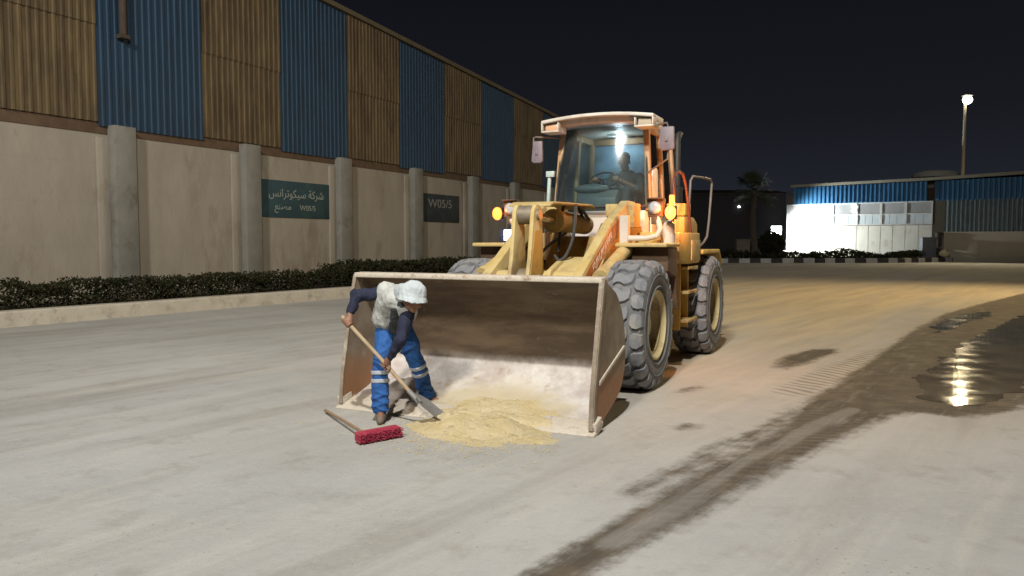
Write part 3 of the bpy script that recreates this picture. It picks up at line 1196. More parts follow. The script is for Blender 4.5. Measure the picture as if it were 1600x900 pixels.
# palm tree
pp = aty(1176, 395, 62.5)
palm = empty('palm_tree', (pp.x, pp.y, 0.3), 'dark fan palm standing left of the floodlit factory', 'palm tree')
ph = aty(1176, 297, 62.5).z - 0.3
mb = MB()
mb.tube([(0.06 * math.sin(k * .7), 0.03 * k / 10, ph * k / 12) for k in range(13)], [0.26 - 0.006 * k + (0.02 if k % 2 else 0) for k in range(13)], 12)
mb.build('trunk', M('palm_trunk', (0.045, 0.035, 0.025), (0.075, 0.055, 0.04), 0.95, nscale=3, bump=.6, bscale=6), palm)
mb = MB()
for i in range(46):
    az = random.uniform(0, 2 * PI)
    el = R(random.uniform(-38, 82))
    dv = Vector((math.cos(az) * math.cos(el), math.sin(az) * math.cos(el), math.sin(el)))
    L0 = random.uniform(0.7, 1.25)
    base_ = Vector((0, 0, ph))
    hub = base_ + dv * L0 + Vector((0, 0, -.12 * L0))
    mb.tube([base_, hub], [0.03, 0.02], 4)
    side = dv.cross(Vector((0, 0, 1)))
    if side.length < .05:
        side = Vector((1, 0, 0))
    side.normalize()
    upv = side.cross(dv)
    for k in range(13):
        a = R(-84 + 14 * k)
        dd = dv * math.cos(a) + side * math.sin(a)
        ll = random.uniform(.7, 1.05) * (0.75 + .25 * math.cos(a))
        tip = hub + dd * ll + Vector((0, 0, -random.uniform(.1, .35) * ll))
        midp = hub + dd * ll * .55
        w_ = upv.cross(dd).normalized() * .035
        mb.add([hub, midp + w_, tip, midp - w_], [(0, 1, 2, 3)])
mb.build('crown', M('palm_leaf', (0.03, 0.045, 0.02), (0.055, 0.065, 0.03), 0.6, nscale=1), palm, fixn=False)

# dark bush left of the floodlight
pb_ = aty(1205, 385, 66)
pts = []
for i in range(3500):
    q = Vector(rng.normal(size=3)).normalized() * random.random() ** .45
    pts.append((q.x * 1.1, q.y * 1.0, 1.1 + q.z * 1.05 * (1 + .35 * mnoise.noise(q * 2.3))))
vs, fs = leaf_quads(np.array(pts), 0.14)
m_ = bpy.data.meshes.new('bush')
m_.from_pydata(vs.tolist(), [], fs.tolist())
m_.materials.append(leaf_m)
bush = bpy.data.objects.new('bush', m_)
bush.location = (pb_.x, pb_.y, 0.3)
col.objects.link(bush)
mb = MB()
for k in range(6):
    mb.tube([(0, 0, -.1), (random.uniform(-.5, .5), random.uniform(-.5, .5), 1.3)], [.04, .015], 5)
tag(mb.build('stems', twig_m, bush), kind='stuff')
tag(bush, 'round dark bush beside the bright floodlight', 'bush')

# long unlit shed on the skyline behind the loader
sh_y = 84.0
pA, pB = aty(760, 300, sh_y), aty(1228, 300, sh_y)
shed = empty('shed', (pA.x, sh_y, 0), 'long unlit shed on the dark skyline between loader and factory', 'shed')
zS = aty(1100, 299, sh_y).z
w_ = pB.x - pA.x
shed_m = M('shed_sheet', (0.03, 0.026, 0.03), (0.04, 0.034, 0.036), 0.85, nscale=0.4)
mb = MB()
mb.box((0, 0, 0), (w_, 10, zS - .3))
mb.build('wall', shed_m, shed)
mb = MB()
mb.prism([(-.3, zS - .3), (5, zS + .35), (10.3, zS - .3), (10.3, zS - .2), (5, zS + .45), (-.3, zS - .2)], -.3, w_ + .3, axis=0)
mb.build('roof', dark_m, shed)
dl = aty(1155, 323, sh_y - .2)
mb = MB()
mb.ell((dl.x - pA.x, -.15, dl.z), (.13, .1, .1), seg=10, rings=6)
mb.box((dl.x - pA.x - .05, -.1, dl.z - .05), (dl.x - pA.x + .05, 0.02, dl.z + .05))
mb.build('lamp_or_glint', emit('small_lamp', (0.95, 1, 1), 8), shed)

# street lamp
lp = aty(1500, 396, 62.0)
ltop = aty(1507, 157, 62.0).z
sl = empty('street_lamp', (lp.x, lp.y, 0.3), 'tall steel street lamp with one lit warm lantern, right of the factory', 'street lamp')
pole_m = M('lamp_pole', (0.62, 0.56, 0.44), (0.52, 0.46, 0.36), 0.6, nscale=1)
mb = MB()
hz_ = ltop - 0.3
mb.tube([(0, 0, -.1), (0, 0, hz_ * .5), (0, 0, hz_ - .25)], [.17, .14, .1], 12)
mb.box((-.25, -.25, -.05), (.25, .25, .06))
mb.build('pole', pole_m, sl)
mb = MB()
mb.tube([(0, 0, hz_ - .3), (0, .08, hz_ + .1), (0, .05, hz_ + .36)], .05, 8)
mb.build('arm', pole_m, sl)
mb = MB()
mb.box((-.3, -.6, hz_ + .3), (.3, .1, hz_ + .42))
mb.build('lantern', M('lantern_grey', (.25, .25, .25), (.2, .2, .2), .5), sl, bevel=.05)
mb = MB()
mb.ell((0, -.3, hz_ + .0), (.36, .3, .32), seg=18, rings=12)
mb.build('lamp_lens', emit('street_emit', (1.0, 0.9, 0.66), 20), sl)
lamp('street_light', 'SPOT', (lp.x, lp.y - 0.75, 0.3 + hz_ - .4), 4500, (1.0, 0.8, 0.46), 0.2, aim=(lp.x - 10, lp.y - 26, 0), cone=150, blend=0.8)

# ------------------------------------------------------------------ wheel loader
LTH = R(-25.7)
LO = Vector((0.5, 9.45, 0))
ldr = empty('wheel_loader', LO, 'dusty yellow wheel loader with white cab and its wide bucket lowered', 'wheel loader', LTH)


def LW(x, y, z):
    return LO + Matrix.Rotation(LTH, 3, 'Z') @ Vector((x, y, z))


yel = M('loader_yellow', (0.52, 0.32, 0.06), (0.55, 0.39, 0.12), 0.6, nscale=3.5, bump=.12, bscale=18, c3=(0.26, 0.16, 0.07), c3scale=2.6, c3amt=0.35)
yel_d = M('loader_yellow_worn', (0.44, 0.28, 0.075), (0.52, 0.4, 0.19), 0.7, nscale=5, bump=.2, bscale=22, c3=(0.16, 0.075, 0.03), c3scale=3.2, c3amt=0.45)
cream = M('loader_cream', (0.46, 0.33, 0.11), (0.54, 0.43, 0.21), 0.65, nscale=4, bump=.12, bscale=20, c3=(0.3, 0.2, 0.1), c3scale=3, c3amt=0.4)
orange = M('loader_decal_orange', (0.52, 0.17, 0.045), (0.56, 0.25, 0.09), 0.6, nscale=6, c3=(0.55, 0.4, 0.22), c3scale=4, c3amt=0.2)
white_p = M('cab_white', (0.6, 0.56, 0.5), (0.5, 0.45, 0.39), 0.5, nscale=3, c3=(0.42, 0.35, 0.26), c3scale=2.5, c3amt=0.25)
brownp = M('dark_brown_and_shade', (0.09, 0.05, 0.028), (0.14, 0.085, 0.05), 0.8, nscale=4)  # dark brown housings; also paints shade into the fender aprons
black = M('black_plastic', (0.02, 0.019, 0.018), (0.04, 0.036, 0.033), 0.6, nscale=6)
steel = M('pin_steel', (0.34, 0.29, 0.22), (0.24, 0.19, 0.13), 0.45, 0.5, nscale=8)
chrome = M('chrome_rod', (0.55, 0.55, 0.55), (0.45, 0.44, 0.42), 0.2, 0.9, nscale=5)
tyre_m = M('dusty_rubber', (0.1, 0.103, 0.108), (0.16, 0.162, 0.165), 0.9, nscale=6, bump=.25, bscale=30, c3=(0.23, 0.215, 0.19), c3scale=3, c3amt=0.3)
lug_m = M('lug_rubber', (0.15, 0.155, 0.168), (0.215, 0.22, 0.23), 0.9, nscale=7, bump=.2, bscale=30, c3=(0.28, 0.265, 0.235), c3scale=4, c3amt=0.35)
rim_m = M('rim_cream', (0.5, 0.42, 0.23), (0.42, 0.33, 0.16), 0.65, nscale=4, c3=(0.25, 0.15, 0.06), c3scale=3, c3amt=0.35)
hose_m = M('hose_rubber', (0.03, 0.03, 0.028), (0.05, 0.048, 0.042), 0.6, nscale=9)

# --- bucket
BP = [(-2.37, 0.012), (-2.33, 0.035), (-1.95, 0.15), (-1.68, 0.245), (-1.55, 0.34), (-1.475, 0.48), (-1.455, 0.65), (-1.5, 0.88), (-1.62, 1.08), (-1.82, 1.24), (-2.06, 1.335)]


def smooth_prof(p, n=2):
    for _ in range(n):
        q = [p[0], p[1]]
        for i in range(1, len(p) - 2):
            a, b = p[i], p[i + 1]
            q += [(a[0] * .75 + b[0] * .25, a[1] * .75 + b[1] * .25), (a[0] * .25 + b[0] * .75, a[1] * .25 + b[1] * .75)]
        q += [p[-1]]
        p = q
    return p


BPs = smooth_prof(BP, 2)


def offs(p, d):
    r = []
    for i in range(len(p)):
        a, b = p[max(i - 1, 0)], p[min(i + 1, len(p) - 1)]
        tx, ty = b[0] - a[0], b[1] - a[1]
        l = math.hypot(tx, ty) or 1
        r.append((p[i][0] + ty / l * d, p[i][1] - tx / l * d))
    return r


# bucket steel: rusty brown, polished patches, white mineral dust settled on the floor
bm_ = bpy.data.materials.new('bucket_steel')
bm_.use_nodes = True
N = NT(bm_)
bs = bm_.node_tree.nodes['Principled BSDF']
P = N.n('TexCoord').outputs['Object']
sx = N.n('SeparateXYZ')
N.l(P, sx.inputs[0])
mpb = N.n('Mapping')
mpb.inputs['Scale'].default_value = (0.5, 2.2, 2.2)
N.l(P, mpb.inputs[0])
c = N.mix(N.rng(N.noise(mpb.outputs[0], 2.6, 8, 0.65), 0.35, 0.66), (0.088, 0.06, 0.038), (0.175, 0.125, 0.08))
c = N.mix(N.math('MULTIPLY', N.rng(N.noise(P, 1.4, 8, .7), 0.5, 0.68), 0.6), c, (0.075, 0.05, 0.034))
c = N.mix(N.math('MULTIPLY', N.rng(N.noise(P, 5.5, 8, .7), 0.6, 0.72), 0.5), c, (0.3, 0.24, 0.17))
hz2 = N.math('ADD', sx.outputs[2], N.math('ADD', N.math('MULTIPLY', N.math('SUBTRACT', N.noise(P, 2.2, 9, .7), .5), 0.07), N.math('MULTIPLY', N.math('SUBTRACT', N.noise(P, 13, 6, .7), .5), 0.07)))
dm = N.math('MULTIPLY', N.rng(hz2, 0.54, 0.41), N.rng(N.noise(P, 1.1, 7, .65), .3, .5, .6, 1.0))
dcol = N.mix(N.rng(N.noise(P, 3.4, 8, .65), .36, .66), (0.42, 0.37, 0.34), (0.6, 0.57, 0.54))
dcol = N.mix(N.math('MULTIPLY', N.rng(N.noise(P, 6, 8, .7), 0.56, 0.68), 0.6), dcol, (0.3, 0.2, 0.14))
gsx = N.math('DIVIDE', N.math('SUBTRACT', sx.outputs[0], 0.22), 0.95)
gsy = N.math('DIVIDE', N.math('ADD', sx.outputs[1], 2.2), 0.62)
gd = N.math('SQRT', N.math('ADD', N.math('MULTIPLY', gsx, gsx), N.math('MULTIPLY', gsy, gsy)))
gd = N.math('ADD', gd, N.math('MULTIPLY', N.math('SUBTRACT', N.noise(P, 4, 9, .75), .5), 1.0))
dcol = N.mix(N.math('MULTIPLY', N.rng(gd, 1.15, 0.55), 0.8), dcol, (0.52, 0.44, 0.28))
c = N.mix(dm, c, dcol)
N.l(c, bs.inputs['Base Color'])
bs.inputs['Roughness'].default_value = 0.62
bs.inputs['Specular IOR Level'].default_value = 0.4
bpn = N.n('Bump')
bpn.inputs['Strength'].default_value = 0.25
bpn.inputs['Distance'].default_value = 0.02
N.l(N.noise(P, 16, 6, .7), bpn.inputs['Height'])
N.l(bpn.outputs[0], bs.inputs['Normal'])
# outer side plates: greyer on top, orange rust low down
so_m = bpy.data.materials.new('bucket_side_steel')
so_m.use_nodes = True
N = NT(so_m)
bs = so_m.node_tree.nodes['Principled BSDF']
P = N.n('TexCoord').outputs['Object']
sx = N.n('SeparateXYZ')
N.l(P, sx.inputs[0])
c = N.mix(N.rng(N.noise(P, 3.2, 8, .65), .35, .66), (0.17, 0.125, 0.085), (0.27, 0.22, 0.165))
rz = N.math('ADD', sx.outputs[2], N.math('MULTIPLY', N.math('SUBTRACT', N.noise(P, 2.5, 8, .7), .5), 0.5))
c = N.mix(N.math('MULTIPLY', N.rng(rz, 0.62, 0.3), 0.8), c, (0.3, 0.13, 0.05))
c = N.mix(N.math('MULTIPLY', N.rng(N.noise(P, 7, 8, .7), .58, .7), .5), c, (0.36, 0.31, 0.25))
dz = N.math('ADD', sx.outputs[2], N.math('MULTIPLY', N.math('SUBTRACT', N.noise(P, 5, 8, .7), .5), 0.25))
c = N.mix(N.rng(dz, 0.1, 0.03), c, (0.5, 0.45, 0.4))
N.l(c, bs.inputs['Base Color'])
bs.inputs['Roughness'].default_value = 0.6
edge_m = M('worn_edge', (0.48, 0.42, 0.34), (0.6, 0.55, 0.47), 0.6, nscale=7, bump=.3, bscale=30, c3=(0.22, 0.13, 0.07), c3scale=7, c3amt=0.4)
BW = 1.325
strip_m = M('side_edge', (0.2, 0.155, 0.11), (0.3, 0.25, 0.19), 0.65, nscale=5, bump=.3, bscale=30, c3=(0.48, 0.42, 0.34), c3scale=3, c3amt=0.3)
mb = MB()
outer = offs(BPs, 0.03)
mb.prism(BPs + outer[::-1], -BW, BW, axis=0)
# stiffener box on the back and pin brackets
mb.prism([(-1.42, .45), (-1.3, .5), (-1.3, .85), (-1.46, .9)], -BW + .05, BW - .05, axis=0)
for x in (-.62, -.48, .48, .62, -.1, .1):
    mb.prism([(-1.425, .45), (-1.2, .3), (-1.12, .42), (-1.2, 1.0), (-1.425, .9)], x - .025, x + .025, axis=0)
bucket = mb.build('bucket', bm_, ldr, sharp=40)
side_prof = [(-2.36, 0.015)] + outer[2:-1] + [(-2.07, 1.35), (-2.11, 1.34), (-2.17, 1.1), (-2.26, 0.7), (-2.34, 0.35)]
for sgn in (-1, 1):
    mb = MB()
    mb.prism(side_prof, sgn * BW, sgn * (BW + .028), axis=0)
    sp = mb.build('side_plate', so_m, bucket, sharp=40)
    mb = MB()      # reinforcing strip on the leading edge
    fe = [(-2.1, 1.345), (-2.165, 1.1), (-2.255, 0.7), (-2.335, 0.35), (-2.365, 0.05)]
    mb.prism(fe + [(p[0] + .05, p[1]) for p in fe[::-1]], sgn * (BW + .0285), sgn * (BW + .042), axis=0)
    mb.prism([(p[0] - .012, p[1]) for p in fe] + [(p[0] - .0005, p[1] - .001) for p in fe[::-1]], sgn * (BW - .004), sgn * (BW + .034), axis=0)
    mb.build('edge_strip', strip_m, bucket, sharp=40)
    mb = MB()      # diagonal weld bar on the outside
    mb.prism([(-2.2, .42), (-1.5, .66), (-1.5, .69), (-2.2, .45)], sgn * (BW + .029), sgn * (BW + .042), axis=0)
    mb.build('weld_bar', edge_m, bucket)
mb = MB()
mb.prism([(-2.4, -.001), (-2.4, .012), (-2.33, .045), (-2.16, .097), (-2.16, .062), (-2.3, 0.0)], -BW - .06, BW + .06, axis=0)
for sgn in (-1, 1):
    mb.box((sgn * (BW + .03) - .035, -2.36, .02), (sgn * (BW + .03) + .035, -2.2, .13), rot=Matrix.Rotation(R(14), 3, 'X'))
mb.build('cutting_edge', edge_m, bucket, bevel=.006)
mb = MB()
vs = []
mb.prism([(-2.12, 1.318), (-2.12, 1.365), (-1.99, 1.37), (-1.9, 1.33), (-1.96, 1.305)], -BW - .02, BW + .02, axis=0)
mb.build('top_lip', edge_m, bucket, bevel=.008)

# --- lift arms
arm_prof = [(1.3, 2.1), (1.22, 2.2), (1.0, 2.2), (.3, 1.9), (-.3, 1.535), (-.77, 1.26), (-1.1, .92), (-1.3, .6), (-1.34, .4), (-1.22, .34), (-1.1, .42), (-.95, .7), (-.72, .97), (-.36, 1.24), (.2, 1.58), (.8, 1.91), (1.22, 2.0)]
for sgn in (-1, 1):
    x0, x1 = (0.5, 0.62) if sgn > 0 else (-.62, -.5)
    mb = MB()
    mb.prism(arm_prof, x0, x1, axis=0)
    arm = mb.build('lift_arm', cream, ldr, bevel=.018, sharp=40)
    # flat painted band with the maker's name on the outer face
    mb = MB()
    xo = sgn * .622
    pr = [(-1.0, .86), (-.74, 1.225), (-.28, 1.505), (.28, 1.84), (.62, 1.99), (.74, 1.9), (.2, 1.6), (-.36, 1.265), (-.72, 1.0), (-.9, .8)]
    mb.prism(pr, xo, xo + sgn * .004, axis=0)
    dec = mb.build('decal_band', orange, arm)
    a_ = math.atan2(.34, .56)
    dy, dz = math.cos(a_), math.sin(a_)
    ctr = (xo + sgn * .005, -.02, 1.555)
    if sgn > 0:
        mtx = Matrix(((0, 0, 1, ctr[0]), (dy, -dz, 0, ctr[1]), (dz, dy, 0, ctr[2]), (0, 0, 0, 1)))
    else:
        mtx = Matrix(((0, 0, -1, ctr[0]), (-dy, dz, 0, ctr[1]), (-dz, dy * 1, 0, ctr[2]), (0, 0, 0, 1)))
    text_mesh('lettering', 'FURUKAWA', .15, M('decal_white', (.62, .5, .4), (.7, .6, .5), .6, nscale=8), dec, mtx, shear=.25, xs=.95)
    mb = MB()
    mb.lathe([(x0 - .03, 0), (x0 - .03, .1), (x1 + .03, .1), (x1 + .03, 0)], 20, 'x', (0, 1.12, 2.09))
    mb.lathe([(x0 - .06, 0), (x0 - .06, .05), (x1 + .06, .05), (x1 + .06, 0)], 16, 'x', (0, 1.12, 2.09))
    mb.build('pivot_pin', yel_d, arm)
    # pivot bracket boxes at the top of the front frame
    mb = MB()
    xa, xb = (0.33, .49) if sgn > 0 else (-.49, -.33)
    mb.box((xa, .92, 2.0), (xb, 1.3, 2.16))
    mb.box((sgn * .64 - .03, .98, 1.86), (sgn * .64 + .055, 1.26, 2.17))
    mb.build('pivot_bracket', yel_d, ldr, bevel=.012)
    # lift cylinder
    mb = MB()
    xc = sgn * .745
    mb.tube([(xc, .42, 1.56), (xc, -.35, 1.3)], .085, 18)
    mb.tube([(xc, -.35, 1.3), (xc, -.43, 1.273)], .1, 18)
    mb.ell((xc, .46, 1.575), (.09, .1, .1), seg=12, rings=8)
    lc = mb.build('lift_cylinder', cream, ldr)
    mb = MB()
    mb.tube([(xc, -.42, 1.277), (xc, -1.05, 1.06)], .045, 12)
    mb.ell((xc, -1.08, 1.05), (.06, .09, .09), seg=12, rings=8)
    mb.build('piston_rod', chrome, lc)
    mb = MB()
    mb.prism([(.35, 1.45), (.6, 1.5), (1.0, 1.75), (1.0, 1.3), (.5, 1.2)], sgn * .7 - .02, sgn * .7 + .02, axis=0)
    mb.build('cylinder_bracket', yel_d, ldr, bevel=.008)
# cross tube and gussets between the arms
mb = MB()
mb.tube([(-.5, -.45, 1.2), (.5, -.45, 1.2)], .15, 24)
mb.prism([(-.75, 1.05), (-.6, 1.36), (-.3, 1.46), (.0, 1.44), (.1, 1.32), (-.2, 1.1), (-.5, .95)], .16, .22, axis=0)
mb.prism([(-.75, 1.05), (-.6, 1.36), (-.3, 1.46), (.0, 1.44), (.1, 1.32), (-.2, 1.1), (-.5, .95)], -.22, -.16, axis=0)
mb.prism([(-.62, 1.28), (-.25, 1.43), (.12, 1.5), (.14, 1.46), (-.25, 1.37), (-.58, 1.22)], .16, .49, axis=0)
mb.build('cross_tube', cream, ldr, bevel=.01)
# --- bellcrank, tilt cylinder, link
for x0, x1 in ((-.17, -.12), (.05, .1)):
    mb = MB()
    pr = [(-.6, 2.06), (-.66, 2.1), (-.74, 2.09), (-.8, 2.02), (-.88, 1.5), (-.98, 1.15), (-1.0, .85), (-.95, .76), (-.86, .78), (-.6, 1.1), (-.52, 1.3), (-.54, 1.6), (-.57, 1.95)]
    mb.prism(pr, x0, x1, axis=0)
    bc = mb.build('bellcrank_plate', cream, ldr, bevel=.012)
    if x0 > 0:
        mb = MB()
        pr2 = [(-.6, 1.82), (-.78, 1.8), (-.85, 1.5), (-.93, 1.2), (-.75, 1.2), (-.58, 1.35), (-.58, 1.6)]
        mb.prism(pr2, x1 + .001, x1 + .004, axis=0)
        mb.build('paint_patch', M('amber_paint', (.58, .3, .05), (.62, .38, .1), .6, nscale=5, c3=(.25, .1, .03), c3scale=5, c3amt=.25), bc)
for cy_, cz_, r1, r2 in ((-.69, 1.98, .06, .105), (-.68, 1.25, .07, .13), (-.92, .84, .05, .08)):
    mb = MB()
    mb.lathe([(-.2, 0), (-.2, r1), (-.118, r1), (-.118, r2), (.048, r2), (.048, r1), (.13, r1), (.13, 0)], 20, 'x', (0, cy_, cz_))
    mb.build('crank_pin', steel, ldr)
mb = MB()
mb.tube([(-.035, .12, 1.93), (-.035, 1.15, 1.9)], .125, 22)
mb.tube([(-.035, .06, 1.932), (-.035, .16, 1.93)], .145, 22)
mb.box((-.1, .02, 1.86), (.03, .1, 2.02))
mb.ell((-.035, 1.2, 1.9), (.1, .12, .12), seg=14, rings=8)
tc = mb.build('tilt_cylinder', yel_d, ldr)
mb = MB()
mb.tube([(-.035, .08, 1.932), (-.035, -.6, 1.97)], .055, 14)
mb.build('piston_rod', chrome, tc)
mb = MB()
mb.prism([(-.62, 2.1), (-.5, 2.135), (.75, 2.15), (.85, 2.11), (.85, 2.09), (.74, 2.125), (-.5, 2.11), (-.62, 2.075)], -.3, .22, axis=0)
mb.build('cylinder_guard', cream, ldr, bevel=.005)
mb = MB()
mb.tube([(-.035, -.92, .84), (-.035, -1.35, .8)], .06, 10)
mb.build('bucket_link', yel_d, ldr)
# --- front frame
mb = MB()
ff = [(1.35, .5), (1.35, 2.0), (1.0, 2.02), (.75, 1.55), (.45, 1.1), (.0, .85), (-.25, .7), (-.25, .42), (.3, .4)]
for sgn in (-1, 1):
    mb.prism(ff, sgn * .36 - .035, sgn * .36 + .035, axis=0)
mb.box((-.325, .95, .5), (.325, 1.05, 1.75))
mb.box((-.325, .3, .75), (.325, .95, .85), rot=Matrix.Rotation(R(10), 3, 'X'))
mb.box((-.325, 1.05, 1.62), (.325, 1.3, 1.7))
mb.build('front_frame', yel_d, ldr, bevel=.012)
mb = MB()
mb.tube([(-.75, 0, .73), (-.4, 0, .73), (-.25, 0, .73), (.25, 0, .73), (.4, 0, .73), (.75, 0, .73)], [.15, .17, .26, .26, .17, .15], 18)
mb.build('axle', yel_d, ldr)
mb = MB()
mb.tube([(-.75, 3.2, .73), (-.4, 3.2, .73), (-.25, 3.2, .73), (.25, 3.2, .73), (.4, 3.2, .73), (.75, 3.2, .73)], [.15, .17, .26, .26, .17, .15], 18)
mb.build('axle', yel_d, ldr)

# --- wheels
TR, TW = 0.73, 0.53


def wheel_meshes():
    prof = [(-.19, .375), (-.225, .4), (-.258, .47), (-.268, .54), (-.26, .61), (-.238, .665), (-.2, .69), (-.1, .7), (0, .703), (.1, .7), (.2, .69), (.238, .665), (.26, .61), (.268, .54), (.258, .47), (.225, .4), (.19, .375)]
    t = MB()
    t.lathe(prof, 72, 'x', closed=True)
    for xx in (.2655, -.2655):
        for rr in (.575, .44):
            t.lathe([(xx - .006, rr - .012), (xx + .006 * (1 if xx > 0 else -1), rr), (xx - .006, rr + .012)], 72, 'x')

    def surf(x):
        ax = abs(x)
        return .700 - .25 * x * x if ax < .205 else .690 - (ax - .205) * .95

    def lug(poly, a0, h=.04):
        cx = sum(p[0] for p in poly) / len(poly)
        ca = sum(p[1] for p in poly) / len(poly)
        vs = []
        for lvl, sc in ((-.03, 1.0), (h * .8, .94), (h, .9)):
            for x, a in poly:
                X = cx + (x - cx) * sc
                A = a0 + ca + (a - ca) * sc
                r = surf(X) + lvl
                vs.append((X, r * math.cos(A), r * math.sin(A)))
        n = len(poly)
        cr = surf(cx) + h
        vs.append((cx, cr * math.cos(a0 + ca), cr * math.sin(a0 + ca)))
        fs = []
        for k in range(2):
            for i in range(n):
                j = (i + 1) % n
                fs.append((k * n + i, k * n + j, (k + 1) * n + j, (k + 1) * n + i))
        for i in range(n):
            fs.append((2 * n + i, 2 * n + (i + 1) % n, 3 * n))
        t.add(vs, fs, 1)
    NL = 21
    st = 2 * PI / NL
    cp = [(-.118, -.28), (-.085, -.42), (-.03, -.36), (.02, -.22), (.06, -.3), (.112, -.42), (.125, -.1), (.112, .22), (.075, .36), (.02, .44), (-.03, .28), (-.075, .26), (-.112, .42), (-.128, .1)]
    sp_ = [(.138, -.3), (.17, -.42), (.215, -.4), (.262, -.3), (.264, .28), (.215, .4), (.165, .36), (.135, .18)]
    for i in range(NL):
        lug([(x, a * st) for x, a in cp], i * st)
        lug([(x, a * st) for x, a in sp_], (i + .35) * st)
        lug([(-x, -a * st) for x, a in sp_], (i - .35) * st)
    r_ = MB()
    rp = [(.2, .30), (.195, .385), (.235, .4), (.25, .395), (.25, .372), (.225, .362), (.2, .345), (.185, .33), (.06, .318), (.03, .3), (.02, .2), (.02, .12)]
    r_.lathe([(p[0], p[1]) for p in rp], 48, 'x')
    r_.lathe([(-.2, .3), (-.195, .385), (-.235, .4), (-.25, .395), (-.25, .372), (-.2, .345), (-.18, .33), (-.05, .318), (-.02, .2), (-.02, .05)], 48, 'x')
    h_ = MB()
    h_.lathe([(.0, .2), (.05, .2), (.06, .17), (.1, .16), (.14, .13), (.15, .0)], 28, 'x')
    for k in range(12):
        a = 2 * PI * k / 12
        h_.lathe([(.0, .018), (.05, .018), (.055, 0)], 6, 'x', (0, .24 * math.cos(a), .24 * math.sin(a)))
    return t, r_, h_


tm_, rm_, hm_ = wheel_meshes()
hub0 = hm_.build('wheel', rim_m, ldr, sharp=30)
t0_ = tm_.build('tyre', [tyre_m, lug_m], hub0, sharp=28)
r0_ = rm_.build('rim', rim_m, hub0, sharp=40, fixn=False)
first = True
for x, y, rx in ((1.03, 0, .2), (-1.0, 0, .7), (1.03, 3.2, 1.3), (-1.0, 3.2, .4)):
    if first:
        h, kids = hub0, (t0_, r0_)
        first = False
    else:
        h = hub0.copy()
        col.objects.link(h)
        for q in (t0_, r0_):
            c2 = q.copy()
            col.objects.link(c2)
            c2.parent = h
    h.location = (x, y, .735)
    h.rotation_euler = (rx, 0, 0) if x > 0 else (rx, 0, PI)

# --- front fenders
for sgn in (-1, 1):
    mb = MB()
    def fp(y0, y1, z0, z1):
        mb.box((min(sgn * .66, sgn * 1.29), y0, z0), (max(sgn * .66, sgn * 1.29), y1, z1))
    fp(.32, .98, 1.615, 1.665)
    fe_ = mb.build('front_fender', cream, ldr, bevel=.018)
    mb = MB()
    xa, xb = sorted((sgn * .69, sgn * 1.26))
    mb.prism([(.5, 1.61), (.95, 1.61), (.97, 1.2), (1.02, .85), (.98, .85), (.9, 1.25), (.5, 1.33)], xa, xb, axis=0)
    mb.build('fender_apron', brownp, fe_, bevel=.008)  # apron coloured dark to paint in the shade behind the fender
    # lamp bracket pipe and lamps
    lx = -.88 if sgn < 0 else 1.06
    lz = 2.11 if sgn < 0 else 2.09
    mb = MB()
    if sgn > 0:
        pts = [(.72, .55, 1.69), (.76, .55, 1.72), (.98, .57, 1.72), (1.1, .6, 1.75), (1.13, .62, 1.84), (1.08, .64, 1.97)]
    else:
        pts = [(-.5, .58, 1.68), (-.62, .6, 1.74), (-.78, .62, 1.83), (-.87, .63, 1.97)]
    mb.tube(pts, .036, 12)
    if sgn > 0:
        mb.box((.66, .5, 1.66), (.76, .6, 2.0))
    mb.build('lamp_bracket', white_p, ldr)
    mb = MB()
    mb.prism([(lx - .085, lz - .11), (lx + .085, lz - .11), (lx + .1, lz + .12), (lx - .1, lz + .12)], .62, .76, axis=1)
    mb.box((lx - .1, .56, lz + .105), (lx + .1, .62, lz + .12))
    mb.box((lx - .04, .6, lz - .2), (lx + .04, .7, lz - .11))
    hl = mb.build('headlamp', brownp, ldr, bevel=.008)
    mb = MB()
    mb.lathe([(.62, .075), (.6, .075), (.59, .065)], 24, 'y', (lx, 0, lz))
    mb.ell((lx, .6, lz), (.066, .025, .066), seg=20, rings=10)
    mb.build('lens', M('lamp_glass', (.75, .76, .78), (.5, .5, .52), .12, .3, nscale=25), hl)
    ax_, az_ = (-1.085, 2.05) if sgn < 0 else (1.245, 2.03)
    mb = MB()
    mb.box((ax_ - .065, .66, az_ - .085), (ax_ + .065, .72, az_ + .085))
    mb.box((min(ax_, lx), .68, az_ - .02), (max(ax_, lx), .7, az_ + .02))
    ts = mb.build('turn_signal', black, ldr, bevel=.01)
    mb = MB()
    mb.ell((ax_, .65, az_), (.066, .06, .085), seg=16, rings=10)
    mb.build('lens', emit('amber_emit', (1.0, .22, .03), 3.6 if sgn < 0 else 7), ts)
    lamp('signal_glow', 'POINT', (ax_ + sgn * .0, .56, az_), 2.5 if sgn < 0 else 7, (1.0, .3, .045), .05, parent=ldr)
    if sgn > 0:
        mb = MB()     # side marker on the cab corner, lit as well
        mb.box((1.14, .98, 2.0), (1.2, 1.03, 2.26))
        sm_ = mb.build('marker_lamp', emit('marker_emit', (1.0, .25, .035), 3.4), ldr, bevel=.012)
        lamp('marker_glow', 'POINT', (1.24, 1.3, 2.15), 44, (1.0, .3, .04), .06, parent=ldr)
        mb = MB()
        mb.tube([(1.15, .95, 1.66), (1.15, 1.0, 2.0)], .03, 8)
        mb.lathe([(1.66, .0), (1.66, .09), (1.9, .085), (1.93, .06), (1.93, 0)], 16, 'z', (1.16, .86, 0))
        mb.build('air_filter', white_p, ldr)
